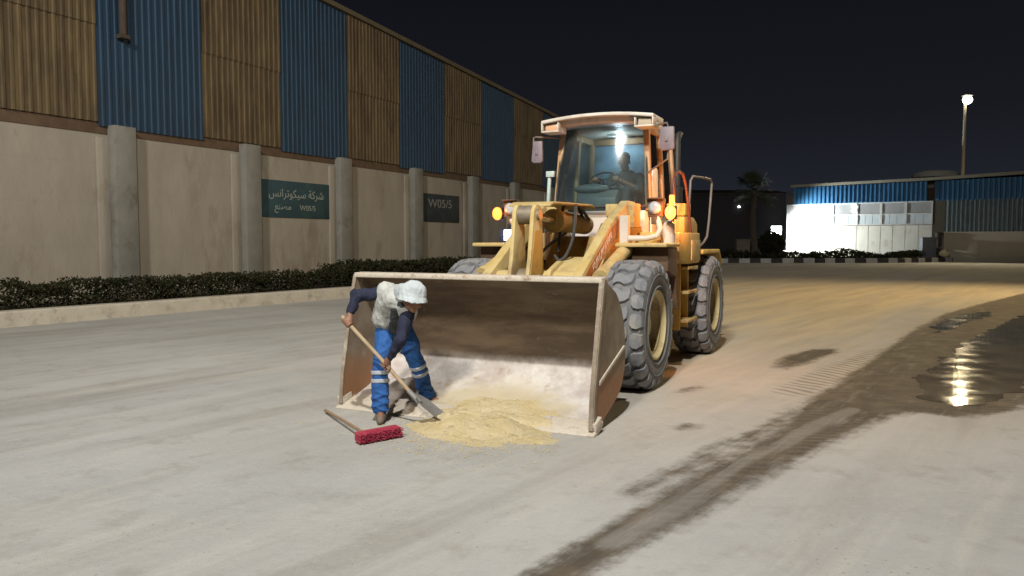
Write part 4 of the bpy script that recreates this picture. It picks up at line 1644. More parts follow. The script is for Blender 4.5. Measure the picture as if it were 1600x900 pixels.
# blue work lamp beside the right fender
mb = MB()
mb.box((-1.3, 1.12, 1.68), (-1.02, 1.2, 1.86))
mb.box((-1.1, 1.14, 1.3), (-1.04, 1.18, 1.66))
wl_ = mb.build('work_lamp', black, ldr, bevel=.01)
mb = MB()
mb.box((-1.21, 1.09, 1.69), (-1.04, 1.119, 1.845))
mb.build('lens', emit('blue_emit', (.5, .58, 1.0), 3), wl_, bevel=.008)
lamp('work_lamp_glow', 'POINT', (-1.12, 1.0, 1.78), 6, (.25, .3, 1.0), .05, parent=ldr)

# --- rear chassis, hood, tank, steps
mb = MB()
mb.box((-.42, 1.65, .5), (.42, 4.9, 1.15))
mb.box((-.3, 1.3, .55), (.3, 1.65, .95))
mb.build('rear_frame', yel_d, ldr, bevel=.02)
mb = MB()
mb.prism([(3.0, 1.15), (4.95, 1.15), (5.0, 1.3), (4.95, 1.98), (4.7, 2.08), (3.0, 2.15)], -.62, .62, axis=0)
mb.build('engine_hood', yel, ldr, bevel=.03)
mb = MB()
mb.prism([(4.5, .55), (5.15, .6), (5.2, 1.2), (4.96, 1.25), (4.5, 1.14)], -.95, .95, axis=0)
mb.build('counterweight', yel, ldr, bevel=.04)
for sgn in (-1, 1):
    mb = MB()
    xa, xb = sorted((sgn * .66, sgn * 1.24))
    mb.prism([(2.55, 1.5), (3.7, 1.5), (3.95, 1.3), (3.98, 1.34), (3.72, 1.56), (2.55, 1.56)], xa, xb, axis=0)
    mb.build('rear_fender', yel, ldr, bevel=.012)
mb = MB()
mb.box((-1.2, 1.4, 1.42), (-.64, 2.5, 1.8))
mb.build('battery_box', yel, ldr, bevel=.02)
mb = MB()
mb.prism([(1.3, 1.8), (2.5, 1.8), (2.5, 1.38), (1.75, 1.38), (1.3, 1.44)], .64, 1.2, axis=0)
tank = mb.build('fuel_tank', yel, ldr, bevel=.02)
mb = MB()
mb.box((1.2, 1.95, 1.42), (1.215, 2.46, 1.7))
mb.build('tank_panel', yel_d, tank, bevel=.004)
mb = MB()
mb.box((.86, 1.72, .5), (.93, 2.3, 1.38))
mb.box((.93, 1.78, .48), (1.1, 1.83, 1.38))
mb.box((.93, 2.22, .48), (1.1, 2.27, 1.38))
lad = mb.build('ladder', yel, ldr, bevel=.01)
for z in (.58, .97, 1.3):
    mb = MB()
    mb.box((.94, 1.835, z), (1.2, 2.215, z + .04))
    mb.box((1.16, 2.22, z - .01), (1.2, 2.4, z + .045))
    mb.build('step', yel_d, lad, bevel=.006)
mb = MB()
mb.box((.86, 1.98, 1.8), (1.1, 2.3, 2.02))
mb.box((.85, 1.97, 2.03), (1.11, 2.31, 2.2))
mb.build('tool_box', yel, ldr, bevel=.015)
# handrails
red_t = M('red_tube', (.12, .035, .025), (.09, .032, .025), .5, nscale=6)
grey_t = M('grey_tube', (.2, .17, .15), (.13, .11, .1), .5, nscale=6)
mb = MB()
mb.tube([(1.12, 1.25, 1.8), (1.13, 1.22, 2.3), (1.13, 1.26, 2.47), (1.13, 1.36, 2.57), (1.14, 1.5, 2.59), (1.15, 1.66, 2.56), (1.16, 1.76, 2.44), (1.17, 1.86, 2.2), (1.18, 2.02, 1.8), (1.18, 2.1, 1.5)], .018, 10)
mb.build('handrail', red_t, ldr)
mb = MB()
mb.tube([(.95, 2.75, 1.56), (.97, 2.76, 2.0), (.99, 2.78, 2.56), (1.01, 2.84, 2.63), (1.08, 3.2, 2.63), (1.14, 3.42, 2.62), (1.15, 3.5, 2.56), (1.14, 3.38, 2.0), (1.13, 3.3, 1.75), (1.1, 3.2, 1.66), (1.06, 3.05, 1.6), (1.04, 2.9, 1.56)], .018, 10)
mb.build('handrail', grey_t, ldr)
mb = MB()
mb.tube([(.66, 3.3, 2.1), (.66, 3.3, 3.2), (.66, 3.36, 3.3), (.66, 3.46, 3.33)], .05, 12)
mb.lathe([(2.1, .0), (2.1, .09), (2.5, .09), (2.52, .05)], 14, 'z', (.66, 3.3, 0))
mb.build('exhaust_pipe', black, ldr)
# hydraulic hoses
for pts in ([(.1, .95, 1.96), (.12, .6, 2.1), (.17, .3, 2.14), (.24, .1, 2.08), (.27, 0, 1.9), (.26, -.05, 1.7), (.2, -.1, 1.52), (.12, -.12, 1.46), (.05, -.1, 1.52)],
            [(.06, .9, 1.92), (.05, .7, 2.1), (.02, .5, 2.16), (-.02, .35, 2.1), (0, .2, 1.8), (.02, .1, 1.55)],
            [(.3, .9, 1.9), (.32, .6, 1.72), (.34, .2, 1.5), (.36, -.1, 1.4)],
            [(-.2, .9, 1.8), (-.24, .5, 1.66), (-.26, .1, 1.5), (-.3, -.2, 1.4)]):
    mb = MB()
    sp2 = []
    for i in range(len(pts) - 1):
        for f in (0, .33, .66):
            p0, p1, p2, p3 = (Vector(pts[max(i - 1, 0)]), Vector(pts[i]), Vector(pts[i + 1]), Vector(pts[min(i + 2, len(pts) - 1)]))
            sp2.append(0.5 * ((2 * p1) + (p2 - p0) * f + (2 * p0 - 5 * p1 + 4 * p2 - p3) * f * f + (3 * p1 - p0 - 3 * p2 + p3) * f ** 3))
    sp2.append(Vector(pts[-1]))
    mb.tube(sp2, .02, 8)
    mb.build('hydraulic_hose', hose_m, ldr)

# --- cab
CX = 0.03
CY0, CY1 = 1.6, 3.0
wtop, wbot = .6, .67        # half widths
zt, zb = 3.24, 2.13


def cabx(s, z):
    return CX + s * (wbot + (wtop - wbot) * (z - zb) / (zt - zb))


def bar(mb, a, b, r):
    mb.tube([a, b], r, 8)


mb = MB()
# floor box / lower body
mb.prism([(1.58, 1.66), (1.56, 2.1), (3.0, 2.1), (3.0, 1.15), (1.9, 1.15), (1.62, 1.4)], CX - .64, CX + .64, axis=0)
cabo = mb.build('cab', white_p, ldr, bevel=.03)
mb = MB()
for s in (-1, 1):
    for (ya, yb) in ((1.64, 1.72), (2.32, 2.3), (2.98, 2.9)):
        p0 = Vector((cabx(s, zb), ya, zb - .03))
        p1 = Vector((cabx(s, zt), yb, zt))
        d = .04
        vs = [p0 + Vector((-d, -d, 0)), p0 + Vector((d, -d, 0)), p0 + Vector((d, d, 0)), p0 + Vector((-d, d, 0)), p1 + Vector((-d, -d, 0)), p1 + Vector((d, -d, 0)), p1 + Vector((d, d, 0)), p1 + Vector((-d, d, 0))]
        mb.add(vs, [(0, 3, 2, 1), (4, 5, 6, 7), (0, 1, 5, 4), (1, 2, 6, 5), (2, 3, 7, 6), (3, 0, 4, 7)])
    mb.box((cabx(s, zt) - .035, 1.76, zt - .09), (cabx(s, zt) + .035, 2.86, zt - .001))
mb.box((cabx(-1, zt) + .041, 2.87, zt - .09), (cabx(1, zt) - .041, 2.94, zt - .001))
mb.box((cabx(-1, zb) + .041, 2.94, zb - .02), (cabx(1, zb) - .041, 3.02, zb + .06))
mb.build('pillar_frame', M('cab_frame_amber_lit', (.4, .22, .1), (.45, .3, .17), .6, nscale=4), cabo, bevel=.01)  # pillar colour carries the orange light of the amber lamps
# white panel on the door side low
for s in (-1, 1):
    mb = MB()
    xa, xb = sorted((CX + s * .66, CX + s * .69))
    mb.prism([(1.72, 1.6), (1.72, 2.55), (1.78, 2.66), (1.9, 2.7), (2.0, 2.66), (2.04, 2.1), (2.9, 2.1), (2.9, 1.5), (1.9, 1.4)], xa, xb, axis=0)
    mb.build('door_panel', white_p, cabo, bevel=.008)
# curved windscreen
gl = glass('windscreen_glass', (.8, .9, .92), gloss=.06, haze=.028, hz=(.5, .6, .6), r=.13)
gl2 = glass('side_glass', (.75, .82, .84), gloss=.05, haze=.05)


def curved(zlo, zhi, yfun, n=16, th=.006):
    vs, fs = [], []
    m = 6
    for off in (0, th):
        for j in range(m + 1):
            z = zlo + (zhi - zlo) * j / m
            for i in range(n + 1):
                s = -1 + 2 * i / n
                vs.append((cabx(s, z), yfun(s, z) + off, z))
    w = n + 1
    k = (m + 1) * w
    for j in range(m):
        for i in range(n):
            a = j * w + i
            fs.append((a, a + 1, a + w + 1, a + w))
            fs.append((k + a, k + a + w, k + a + w + 1, k + a + 1))
    for i in range(n):
        fs.append((i, k + i, k + i + 1, i + 1))
        a = m * w + i
        fs.append((a, a + 1, k + a + 1, k + a))
    for j in range(m):
        fs.append((j * w, (j + 1) * w, k + (j + 1) * w, k + j * w))
        a = j * w + n
        fs.append((a, k + a, k + a + w, a + w))
    return MB().add(vs, fs)


def wsy(s, z):
    return 1.43 + .17 * abs(s) ** 2.4 + .15 * ((z - zb) / (zt - zb)) ** 2


curved(zb + .03, zt - .0, wsy).build('windscreen', gl, cabo)
mb = MB()      # black seal round the screen
seal = [(cabx(s, zb + .02), wsy(s, zb), zb + .02) for s in np.linspace(-1, 1, 17)]
mb.tube(seal, .018, 8)
for s in (-1, 1):
    mb.tube([(cabx(s, z), wsy(s, z) + .005, z) for z in np.linspace(zb + .02, zt, 6)], .014, 8)
mb.build('window_seal', black, cabo)
for s in (-1, 1):
    mb = MB()
    for (ya, yb, yc, yd) in ((1.69, 1.77, 2.27, 2.25), (2.37, 2.35, 2.93, 2.85)):
        vs = []
        for off in (0, .006):
            for y, z in ((ya, zb + .02), (yc, zb + .02), (yd, zt - .09), (yb, zt - .09)):
                vs.append((cabx(s, z) + off, y, z))
        mb.add(vs, [(0, 1, 2, 3), (7, 6, 5, 4), (0, 4, 5, 1), (1, 5, 6, 2), (2, 6, 7, 3), (3, 7, 4, 0)])
    mb.build('side_window', gl2, cabo)
mb = MB()
mb.box((cabx(-1, zb) + .05, 2.95, zb + .065), (cabx(1, zb) - .05, 2.957, zt - .095))
mb.build('rear_window', glass('rear_glass', (.55, .7, .8), gloss=.0, haze=.6, hz=(.3, .5, .66), r=.4), cabo)
# roof with corner lamp pockets
mb = MB()
nr = 14
top, bot = [], []
RX0, RX1 = -.74, .84
for i in range(nr + 1):
    s = -1 + 2 * i / nr
    x = RX0 + (RX1 - RX0) * i / nr
    top.append((x, 3.39 - .06 * s * s))
    bot.append((x, 3.28 - .045 * s * s))
mb.prism(top + bot[::-1], 1.42, 1.8, axis=1)
rear = [(CX + (p[0] - CX) * .8, p[1] - .02) for p in top] + [(CX + (p[0] - CX) * .8, p[1] + .0) for p in bot[::-1]]
mb.prism(rear, 1.8, 2.95, axis=1)
vis = [(p[0], p[1] + .004) for p in top]
mb.prism(vis + [(p[0], p[1] - .045) for p in vis[::-1]], 1.3, 1.42, axis=1)
for xa, xb in ((RX0, RX0 + .26), (RX1 - .26, RX1)):
    mb.box((xa, 1.3, 3.17), (xb, 1.44, 3.195))
    mb.box((xa, 1.42, 3.17), (xb, 1.6, 3.27))
    for a, b in ((xa, xa + .022), (xb - .022, xb)):
        mb.box((a, 1.3, 3.194), (b, 1.42, 3.3))
roof_o = mb.build('roof', white_p, cabo, bevel=.01)
for xm in (RX0 + .13, RX1 - .13):
    mb = MB()
    mb.box((xm - .09, 1.36, 3.2), (xm + .09, 1.418, 3.285))
    mb.build('roof_lamp', M('roof_lamp_lens', (.6, .35, .22) if xm < 0 else (.45, .38, .28), None, .25), roof_o, bevel=.012)
# interior
dark_i = M('interior_dark', (.035, .034, .033), (.055, .052, .05), .8, nscale=5)
mb = MB()
mb.box((CX - .6, 1.7, 2.1), (CX + .6, 2.95, 2.14))
mb.box((-.32, 2.5, 2.14), (.32, 2.62, 2.2))
mb.box((-.2, 2.35, 2.2), (.3, 2.8, 2.34))
mb.box((-.14, 2.76, 2.3), (.28, 2.86, 2.62))
mb.build('seat', dark_i, cabo, bevel=.03)
mb = MB()
mb.prism([(1.72, 2.14), (1.72, 2.28), (1.85, 2.4), (1.98, 2.4), (2.02, 2.14)], -.38, .2, axis=0)
mb.ell((-.2, 1.86, 2.42), (.27, .12, .07), seg=20, rings=8)
mb.build('dashboard', M('dash', (.13, .14, .135), (.09, .095, .095), .5, nscale=4), cabo, bevel=.02)
mb = MB()
cc = Vector((-.12, 2.12, 2.56))
ring = []
for k in range(25):
    a = 2 * PI * k / 24
    ring.append(cc + Vector((.2 * math.cos(a), .14 * math.sin(a), .12 * math.sin(a))))
mb.tube(ring, .014, 8, cap=False)
mb.tube([cc, (-.12, 1.95, 2.4)], .02, 8)
for a in (.5, 2.6, 4.7):
    mb.tube([cc, cc + Vector((.2 * math.cos(a), .14 * math.sin(a), .12 * math.sin(a)))], .01, 6)
mb.build('steering_wheel', black, cabo)
mb = MB()  # added interior lamp, brightens the cab so the driver's outline shows
mb.lathe([(3.2, 0), (3.2, .07), (3.235, .08), (3.235, 0)], 16, 'z', (-.05, 2.3, 0))
mb.build('cab_fill_lamp', emit('cab_fill_emit', (.8, .95, 1.0), .25), cabo)
lamp('cab_fill_glow', 'POINT', (-.05, 2.6, 3.1), 6.0, (.82, .93, 1.0), .07, parent=ldr)
# mirrors
for sgn, cx_, cz_, w, h in ((-1, -.83, 2.92, .155, .3), (1, 1.0, 3.01, .18, .3)):
    mb = MB()
    y = 1.36
    pr = [(cx_ - w / 2 + (.02 if sgn < 0 else 0), cz_ + h / 2), (cx_ + w / 2, cz_ + h / 2), (cx_ + w / 2 + .01, cz_ - h / 2 + .02), (cx_ + w / 2 - .02, cz_ - h / 2), (cx_ - w / 2 + .02, cz_ - h / 2), (cx_ - w / 2 - .005, cz_ - h / 2 + .03)]
    mb.prism(pr, y, y + .05, axis=1)
    mb.box((cx_ - .02, y - .02, cz_ - .04), (cx_ + .02, y, cz_ + .02))
    mir = mb.build('mirror', M('mirror_back', (.16, .13, .15), (.22, .18, .2), .55, nscale=5), ldr, bevel=.012)
    mb = MB()
    if sgn < 0:
        mb.tube([(cabx(-1, 3.1), 1.66, 3.13), (cx_ - .02, y + .03, 3.13), (cx_ - .06, y + .03, 3.12), (cx_ - .06, y + .03, cz_ - .02), (cx_, y + .05, cz_ - .02)], .012, 8)
    else:
        mb.tube([(cabx(1, 3.2), 1.6, 3.2), (cx_, y + .02, 3.21), (cx_ + .02, y + .07, 3.1), (cx_, y + .06, 2.75), (cabx(1, 2.6), 1.64, 2.6)], .012, 8)
    mb.build('mirror_arm', grey_t, mir)
# pale green strip at the cab's right corner
mb = MB()
mb.tube([(-.74, 1.56, 2.14), (-.7, 1.52, 2.6)], .028, 8)
mb.box((-.74, 1.48, 2.58), (-.62, 1.54, 2.66))
mb.build('pale_strip', M('pale_green', (.5, .62, .55), (.42, .5, .45), .4, nscale=4), cabo, bevel=.004)
# ------------------------------------------------------------------ people
skin = M('skin', (.2, .095, .055), (.25, .125, .075), .6, nscale=12)
glove = M('brown_glove', (.24, .13, .08), (.3, .17, .11), .8, nscale=14)


def frame(f, up=(0, 0, 1)):
    """rotation with local x = side, y = forward, z = up"""
    f = Vector(f).normalized()
    u = Vector(up)
    u = (u - f * u.dot(f)).normalized()
    s = f.cross(u)
    return Matrix((s, f, u)).transposed()


def add_head(mb, c, rot, k=1.0):
    c = Vector(c)
    def e(o, r):
        mb.ell(c + rot @ (Vector(o) * k), [q * k for q in r], rot, 16, 10)
    e((0, -.01, .03), (.078, .098, .095))
    e((0, .02, -.04), (.062, .075, .085))
    e((0, .055, -.1), (.035, .035, .03))
    e((0, .098, -.03), (.014, .022, .026))
    e((0, .085, .015), (.055, .02, .014))
    e((0, .082, -.072), (.027, .016, .012))
    for s in (-1, 1):
        e((s * .08, -.005, -.02), (.012, .025, .034))


def add_hand(mb, wrist, palm, grip_dir, finger_axis, side=1):
    """palm block, four curled fingers of unequal length round a shaft running along grip_dir, thumb from the palm's side"""
    wrist, palm = Vector(wrist), Vector(palm)
    g = Vector(grip_dir).normalized()
    o = Vector(finger_axis).normalized()        # from shaft centre towards the knuckles
    o = (o - g * o.dot(g)).normalized()
    t = g.cross(o) * side
    mb.capsule(wrist, palm + o * .028, .03, .034)
    r = .03
    for i, (ln, w) in enumerate(((.95, .0105), (1.05, .011), (1.0, .0105), (.85, .0095))):
        cpos = palm + g * (.036 - .024 * i)
        pts = []
        for a in np.linspace(20, 20 + 235 * ln, 7):
            pts.append(cpos + (o * math.cos(R(a)) + t * math.sin(R(a))) * r)
        mb.tube(pts, [w * 1.05, w * 1.1, w, w, w * .95, w * .9, w * .7], 8)
    th = [palm + g * .03 + o * .03, palm + g * .06 - t * .022 + o * .02, palm + g * .07 - t * .034 - o * .004, palm + g * .06 - t * .026 - o * .026]
    mb.tube(th, [.014, .013, .012, .009], 8)


# --- worker
Wp = Vector((-1.16, 7.45, 0))
ankF, toeF, kneF, hipF = aty(595, 640, 7.3), None, aty(594, 578, 7.34), aty(604, 514, 7.52)
ankR, kneR, hipR = aty(668, 619, 7.82), aty(653, 572, 7.68), aty(628, 510, 7.62)
pel = (hipF + hipR) / 2 + Vector((0, .02, .05))
shF, shR = aty(598, 458, 7.36), aty(640, 480, 7.22)
elF, haF = aty(556, 462, 7.34), aty(541, 505, 7.245)
elR, haR = aty(626, 532, 7.05), aty(600, 570, 7.13)
bladeC = at(684, 661, .035)
topS = aty(534, 494, 7.25)
sd = (bladeC - topS).normalized()
nose = Vector((.8, -.38, -.5)).normalized()
hrot = frame(nose)
headc = aty(645, 464, 7.1)
neck = (shF + shR) / 2 + Vector((.07, -.05, .02))


def on_shaft(p):
    return topS + sd * (p - topS).dot(sd)


haF, haR = on_shaft(haF), on_shaft(haR)
mb = MB()
add_head(mb, headc, hrot)
mb.capsule(headc - hrot @ Vector((0, .02, .05)), neck, .052, .058)
mb.capsule(pel, (shF + shR) / 2, .1, .1)
mb.capsule(shF, shR, .06, .06)
for a, b, c_, ra in ((shF, elF, haF, 1), (shR, elR, haR, 1)):
    wr = c_ + (b - c_).normalized() * .075
    mb.capsule(a, b, .045, .036)
    mb.capsule(b, wr, .036, .026)
for h_, k_, a_ in ((hipF, kneF, ankF), (hipR, kneR, ankR)):
    mb.capsule(h_, k_, .07, .05)
    mb.capsule(k_, a_, .05, .035)
mb.capsule(ankF, ankF + Vector((.02, -.12, -.07)), .035, .03)
mb.capsule(ankR, ankR + Vector((.13, -.06, -.05)), .035, .03)
kf = (elF - haF).normalized()
kr = (elR - haR).normalized()
add_hand(mb, haF + kf * .085, haF, sd, kf + Vector((.3, -.2, 0)), 1)
add_hand(mb, haR + kr * .085, haR, sd, kr, -1)
worker = union(mb, 'person', skin, None, .0075, 2, Wp)
tag(worker, 'worker in blue trousers and pale vest bending to shovel spilled material', 'person')


def cloth(mb, name, mat, vox=.012, sm=4, parent=None, wr=.013):
    return union(mb, name, mat, parent or worker, vox, sm, Wp, wr)


navy = M('navy_sleeve', (.007, .01, .03), (.013, .017, .042), .85, nscale=9, bump=.5, bscale=14)
blue_t = M('blue_trousers', (.013, .072, .25), (.02, .1, .32), .85, nscale=7, bump=.7, bscale=11)
vest_m = M('pale_vest', (.46, .47, .45), (.36, .37, .35), .85, nscale=9, bump=.6, bscale=12)
vest_d = M('vest_dark', (.03, .035, .04), (.05, .055, .06), .85, nscale=8, bump=.4, bscale=12)
hood_m = M('hood_cloth', (.47, .52, .54), (.4, .44, .46), .85, nscale=9, bump=.5, bscale=13)
shoe_m = M('dusty_shoe', (.12, .095, .07), (.2, .165, .125), .9, nscale=9)
refl_m = M('reflective_tape', (.4, .43, .47), (.34, .36, .4), .35, nscale=12)

mb = MB()
mb.capsule(hipF + Vector((0, 0, .05)), hipR + Vector((0, 0, .05)), .115, .115)
mb.capsule(pel, pel + Vector((0, -.03, .1)), .13, .12)
for h_, k_, a_, tw in ((hipF, kneF, ankF, .0), (hipR, kneR, ankR, .0)):
    mb.capsule(h_ + Vector((0, 0, .02)), k_, .108, .083)
    mb.capsule(k_, k_.lerp(a_, .8), .083, .079)
    mb.capsule(k_.lerp(a_, .6), a_ + Vector((0, 0, .015)), .08, .078)
    # folds gathered at knee and ankle
    for q in range(5):
        f = .55 + .1 * q
        c_ = k_.lerp(a_, f)
        mb.ell(c_ + Vector((.012 * (-1) ** q, -.02, 0)), (.083, .078, .018), Matrix.Rotation(R(18 * (-1) ** q), 3, 'Y'), 12, 8)
    for q in range(3):
        c_ = h_.lerp(k_, .35 + .2 * q)
        mb.ell(c_ + Vector((.01 * (-1) ** q, -.02, 0)), (.1, .095, .02), Matrix.Rotation(R(25 * (-1) ** q), 3, 'Y'), 12, 8)
trs = cloth(mb, 'trousers', blue_t, .011, 3)
for k_, a_, fs_ in ((kneF, ankF, (.06, .27)), (kneR, ankR, (-.02, .2))):
    d = (a_ - k_).normalized()
    for f in fs_:
        c_ = k_.lerp(a_, f)
        mb = MB()
        mb.tube([c_ - d * .019, c_ - d * .012, c_ + d * .012, c_ + d * .019], [.08, .0875, .087, .08], 20)
        mb.v = [tuple(Vector(p) - Wp) for p in mb.v]
        mb.build('reflective_band', refl_m, trs)

mb = MB()      # navy jacket: hem, chest underlayer and sleeves
mb.capsule(hipF + Vector((0, 0, .1)), hipR + Vector((0, 0, .1)), .125, .125)
mb.capsule(pel + Vector((0, 0, .08)), (shF + shR) / 2, .13, .115)
mb.capsule(shF + Vector((.02, 0, 0)), shR, .078, .078)
mb.capsule(shF, elF, .074, .06)
mb.capsule(elF, haF + kf * .11, .06, .045)
mb.capsule(shR, elR, .074, .06)
mb.capsule(elR, haR + kr * .11, .06, .045)
for q in range(4):
    c_ = shF.lerp(elF, .3 + .22 * q)
    mb.ell(c_, (.018, .07, .072), Matrix.Rotation(R(20 * (-1) ** q), 3, 'Y'), 12, 8)
cloth(mb, 'jacket', navy, .011, 3)

mb = MB()      # pale vest over the back and sides
up_t = ((shF + shR) / 2 - pel).normalized()
hemL = pel + (hipF - hipR) * .5 + up_t * .07
hemR = pel + (hipR - hipF) * .5 + up_t * .09
mb.capsule(hemL + Vector((-.015, -.01, .03)), shF + Vector((.035, 0, .005)), .138, .108)
mb.capsule(hemR + Vector((.01, -.01, .03)), shR + Vector((-.03, 0, .0)), .135, .1)
mb.capsule(pel + up_t * .09, (shF + shR) / 2 + Vector((0, -.01, .01)), .158, .14)
mb.capsule(neck + Vector((-.07, .04, .0)), neck, .1, .085)
vs_ = cloth(mb, 'vest', vest_m, .011, 3)
# dark open front strip and collar
mb = MB()
side_v = (shR - shF).normalized()
front = up_t.cross(side_v)
if front.y > 0:
    front = -front
a_ = (shF * .3 + shR * .7) + front * .09
b_ = pel + up_t * .1 + front * .12 + side_v * .09
mb.capsule(a_, b_, .05, .055)
mb.capsule(neck + front * .05 - side_v * .06, neck + front * .07 + side_v * .07, .055, .05)
cloth(mb, 'vest_front', vest_d, .01, 2)

# hood: cloth cap with a stiff brim and a drape over the neck
mb = MB()
hc = headc + hrot @ Vector((0, -.012, .028))
hat = frame(Vector((.86, -.42, -.16)))
mb.ell(hc + hat @ Vector((0, 0, .025)), (.108, .125, .098), hat, 24, 14)
mb.ell(hc + hat @ Vector((0, .0, .0)), (.112, .13, .06), hat, 24, 10)
ring_v, ring_f = [], []
for k in range(24):
    t = 2 * PI * k / 24
    for rr, zz in ((.1, .02), (.128, -.035), (.14, -.062), (.13, -.066), (.108, -.03), (.09, .0)):
        ring_v.append(hc + hat @ Vector((rr * math.cos(t) * .95, rr * math.sin(t) * 1.08, zz)))
for k in range(24):
    k2 = (k + 1) % 24
    for i_ in range(6):
        j_ = (i_ + 1) % 6
        ring_f.append((k * 6 + i_, k * 6 + j_, k2 * 6 + j_, k2 * 6 + i_))
mb.add(ring_v, ring_f)
mb.capsule(hc + hat @ Vector((0, -.07, -.0)), neck + Vector((-.05, .05, .03)), .095, .1)
cloth(mb, 'hood', hood_m, .008, 2, None, .011)
for s in (-1, 1):
    mb = MB()
    c_ = headc + hrot @ Vector((s * .031, .083, -.006)) - Wp
    mb.ell(c_, (.012, .008, .008), hrot, 10, 8)
    mb.build('eye', M('eye_white', (.5, .48, .45), None, .3), worker)
for a_, fdir in ((ankF, Vector((.12, -1, 0))), (ankR, Vector((1, -.42, -.06)))):
    mb = MB()
    f = fdir.normalized()
    zg = 0.0 if a_ is ankF else a_.z - .12
    h0 = Vector((a_.x, a_.y, zg + .05)) - f * .045
    mb.capsule(h0, h0 + f * .1 + Vector((0, 0, 0)), .05, .05)
    mb.capsule(h0 + f * .08 + Vector((0, 0, -.005)), h0 + f * .19 + Vector((0, 0, -.012)), .046, .036)
    mb.capsule(h0 + Vector((0, 0, .02)), a_ + Vector((0, 0, .0)), .05, .046)
    mb.tube([h0 - f * .03 + Vector((0, 0, -.04)), h0 + f * .2 + Vector((0, 0, -.04))], .022, 8)
    cloth(mb, 'shoe', shoe_m, .01, 2, None, .003)

# --- shovel
shaft_m = M('shovel_wood', (.34, .25, .15), (.42, .33, .21), .75, nscale=9)
sh = empty('shovel', (bladeC.x, bladeC.y, 0), "long wooden handled shovel gripped by the worker, blade in the pile", 'shovel')
sl_ = Vector(sh.location)
root = bladeC - sd * .3
mb = MB()
mb.tube([topS - sl_, topS.lerp(root, .5) - sl_ + Vector((0, 0, .008)), root - sl_], [.0185, .018, .019], 12)
mb.build('handle', shaft_m, sh)
bl_m = M('shovel_steel', (.26, .255, .25), (.36, .35, .335), .45, .5, nscale=8)
mb = MB()
sdv = sd.cross(Vector((0, 0, 1))).normalized()
nrm = sdv.cross(sd).normalized()
vs, fs = [], []
for off in (0, .004):
    for j in range(9):
        f = j / 8
        w = .115 * min(1, .45 + f * 2.2) * (1 if f < .72 else 1 - .55 * ((f - .72) / .28) ** 2)
        # the blade bends flatter than the shaft
        c_ = root + sd * (.33 * f) + Vector((sd.x, sd.y, 0)).normalized() * .07 * f * f + nrm * (.012 * f)
        for i in range(9):
            s = -1 + 2 * i / 8
            p = c_ + sdv * (w * s) + nrm * (.035 * s * s + off)
            p.z = max(p.z, .006)
            vs.append(p - sl_)
for j in range(8):
    for i in range(8):
        a = j * 9 + i
        fs += [(a, a + 1, a + 10, a + 9), (81 + a, 81 + a + 9, 81 + a + 10, 81 + a + 1)]
for i in range(8):
    fs += [(i, 81 + i, 82 + i, i + 1), (72 + i, 73 + i, 154 + i, 153 + i)]
    fs += [(i * 9, i * 9 + 9, 81 + i * 9 + 9, 81 + i * 9), (i * 9 + 8, 81 + i * 9 + 8, 81 + i * 9 + 17, i * 9 + 17)]
mb.add(vs, fs)
bld = mb.build('blade', bl_m, sh, sharp=60)
mb = MB()
mb.tube([root - sd * .1 - sl_, root + sd * .05 - sl_ + nrm * .004], [.023, .026], 10)
mb.build('socket', bl_m, bld)

# --- broom lying on the ground
bc0, bc1 = at(557, 683, .06), at(622, 671, .06)
hd0, hd1 = at(508, 641, .03), at(578, 672, .07)
br = empty('broom', ((bc0.x + bc1.x) / 2, (bc0.y + bc1.y) / 2, 0), 'push broom with red bristle head and wooden handle lying on the ground', 'broom')
bl0 = Vector(br.location)
red_b = M('red_bristle', (.3, .018, .045), (.38, .04, .08), .8, nscale=14, bump=.5, bscale=60, c3=(.3, .1, .1), c3scale=9, c3amt=.2)
bx = (bc1 - bc0)
bx.z = 0
bl = bx.length
bx.normalize()
by = Vector((bx.y, -bx.x, 0))      # towards the camera
mb = MB()


def bp_(u, v, w):
    return bc0 - bl0 + bx * u + by * v + Vector((0, 0, w - .06))


def obox(mb, u0, u1, v0, v1, w0, w1):
    k = [bp_(u, v, w) for w in (w0, w1) for u, v in ((u0, v0), (u1, v0), (u1, v1), (u0, v1))]
    mb.add(k, [(0, 3, 2, 1), (4, 5, 6, 7), (0, 1, 5, 4), (1, 2, 6, 5), (2, 3, 7, 6), (3, 0, 4, 7)])


obox(mb, 0, bl, -.04, -.005, .02, .1)
mb.build('head_block', M('broom_block', (.38, .05, .07), (.3, .05, .06), .6, nscale=9), br, bevel=.012)
mb = MB()
for i in range(46):
    for j in range(9):
        u = bl * (i + .5) / 46 + random.uniform(-.002, .002)
        w = .024 + .07 * (j + .5) / 9
        e = .07 + random.uniform(-.012, .008)
        p0 = bp_(u, -.006, w)
        p1 = bp_(u + random.uniform(-.012, .012), e, max(.006, w * 1.04 - .012 + random.uniform(-.008, .008)))
        mb.tube([p0, p1], [.0052, .0042], 5)
mb.build('bristles', red_b, br)
mb = MB()
pe = bp_(bl * .22, -.03, .075)
mb.tube([hd0 - bl0, (hd0 - bl0).lerp(pe, .5) + Vector((0, 0, .004)), pe], [.014, .0135, .014], 10)
mb.build('handle', M('broom_wood', (.3, .2, .12), (.22, .14, .08), .75, nscale=9), br)

# --- driver behind the wheel
drv_c = LW(.1, 2.55, 2.2)
mb = MB()
DR = Matrix.Rotation(LTH, 3, 'Z')
dirf = DR @ Vector((0, -1, 0))
hr2 = frame(dirf + Vector((0.05, 0, -.12)))


def D(x, y, z):
    return LW(x, y, z)


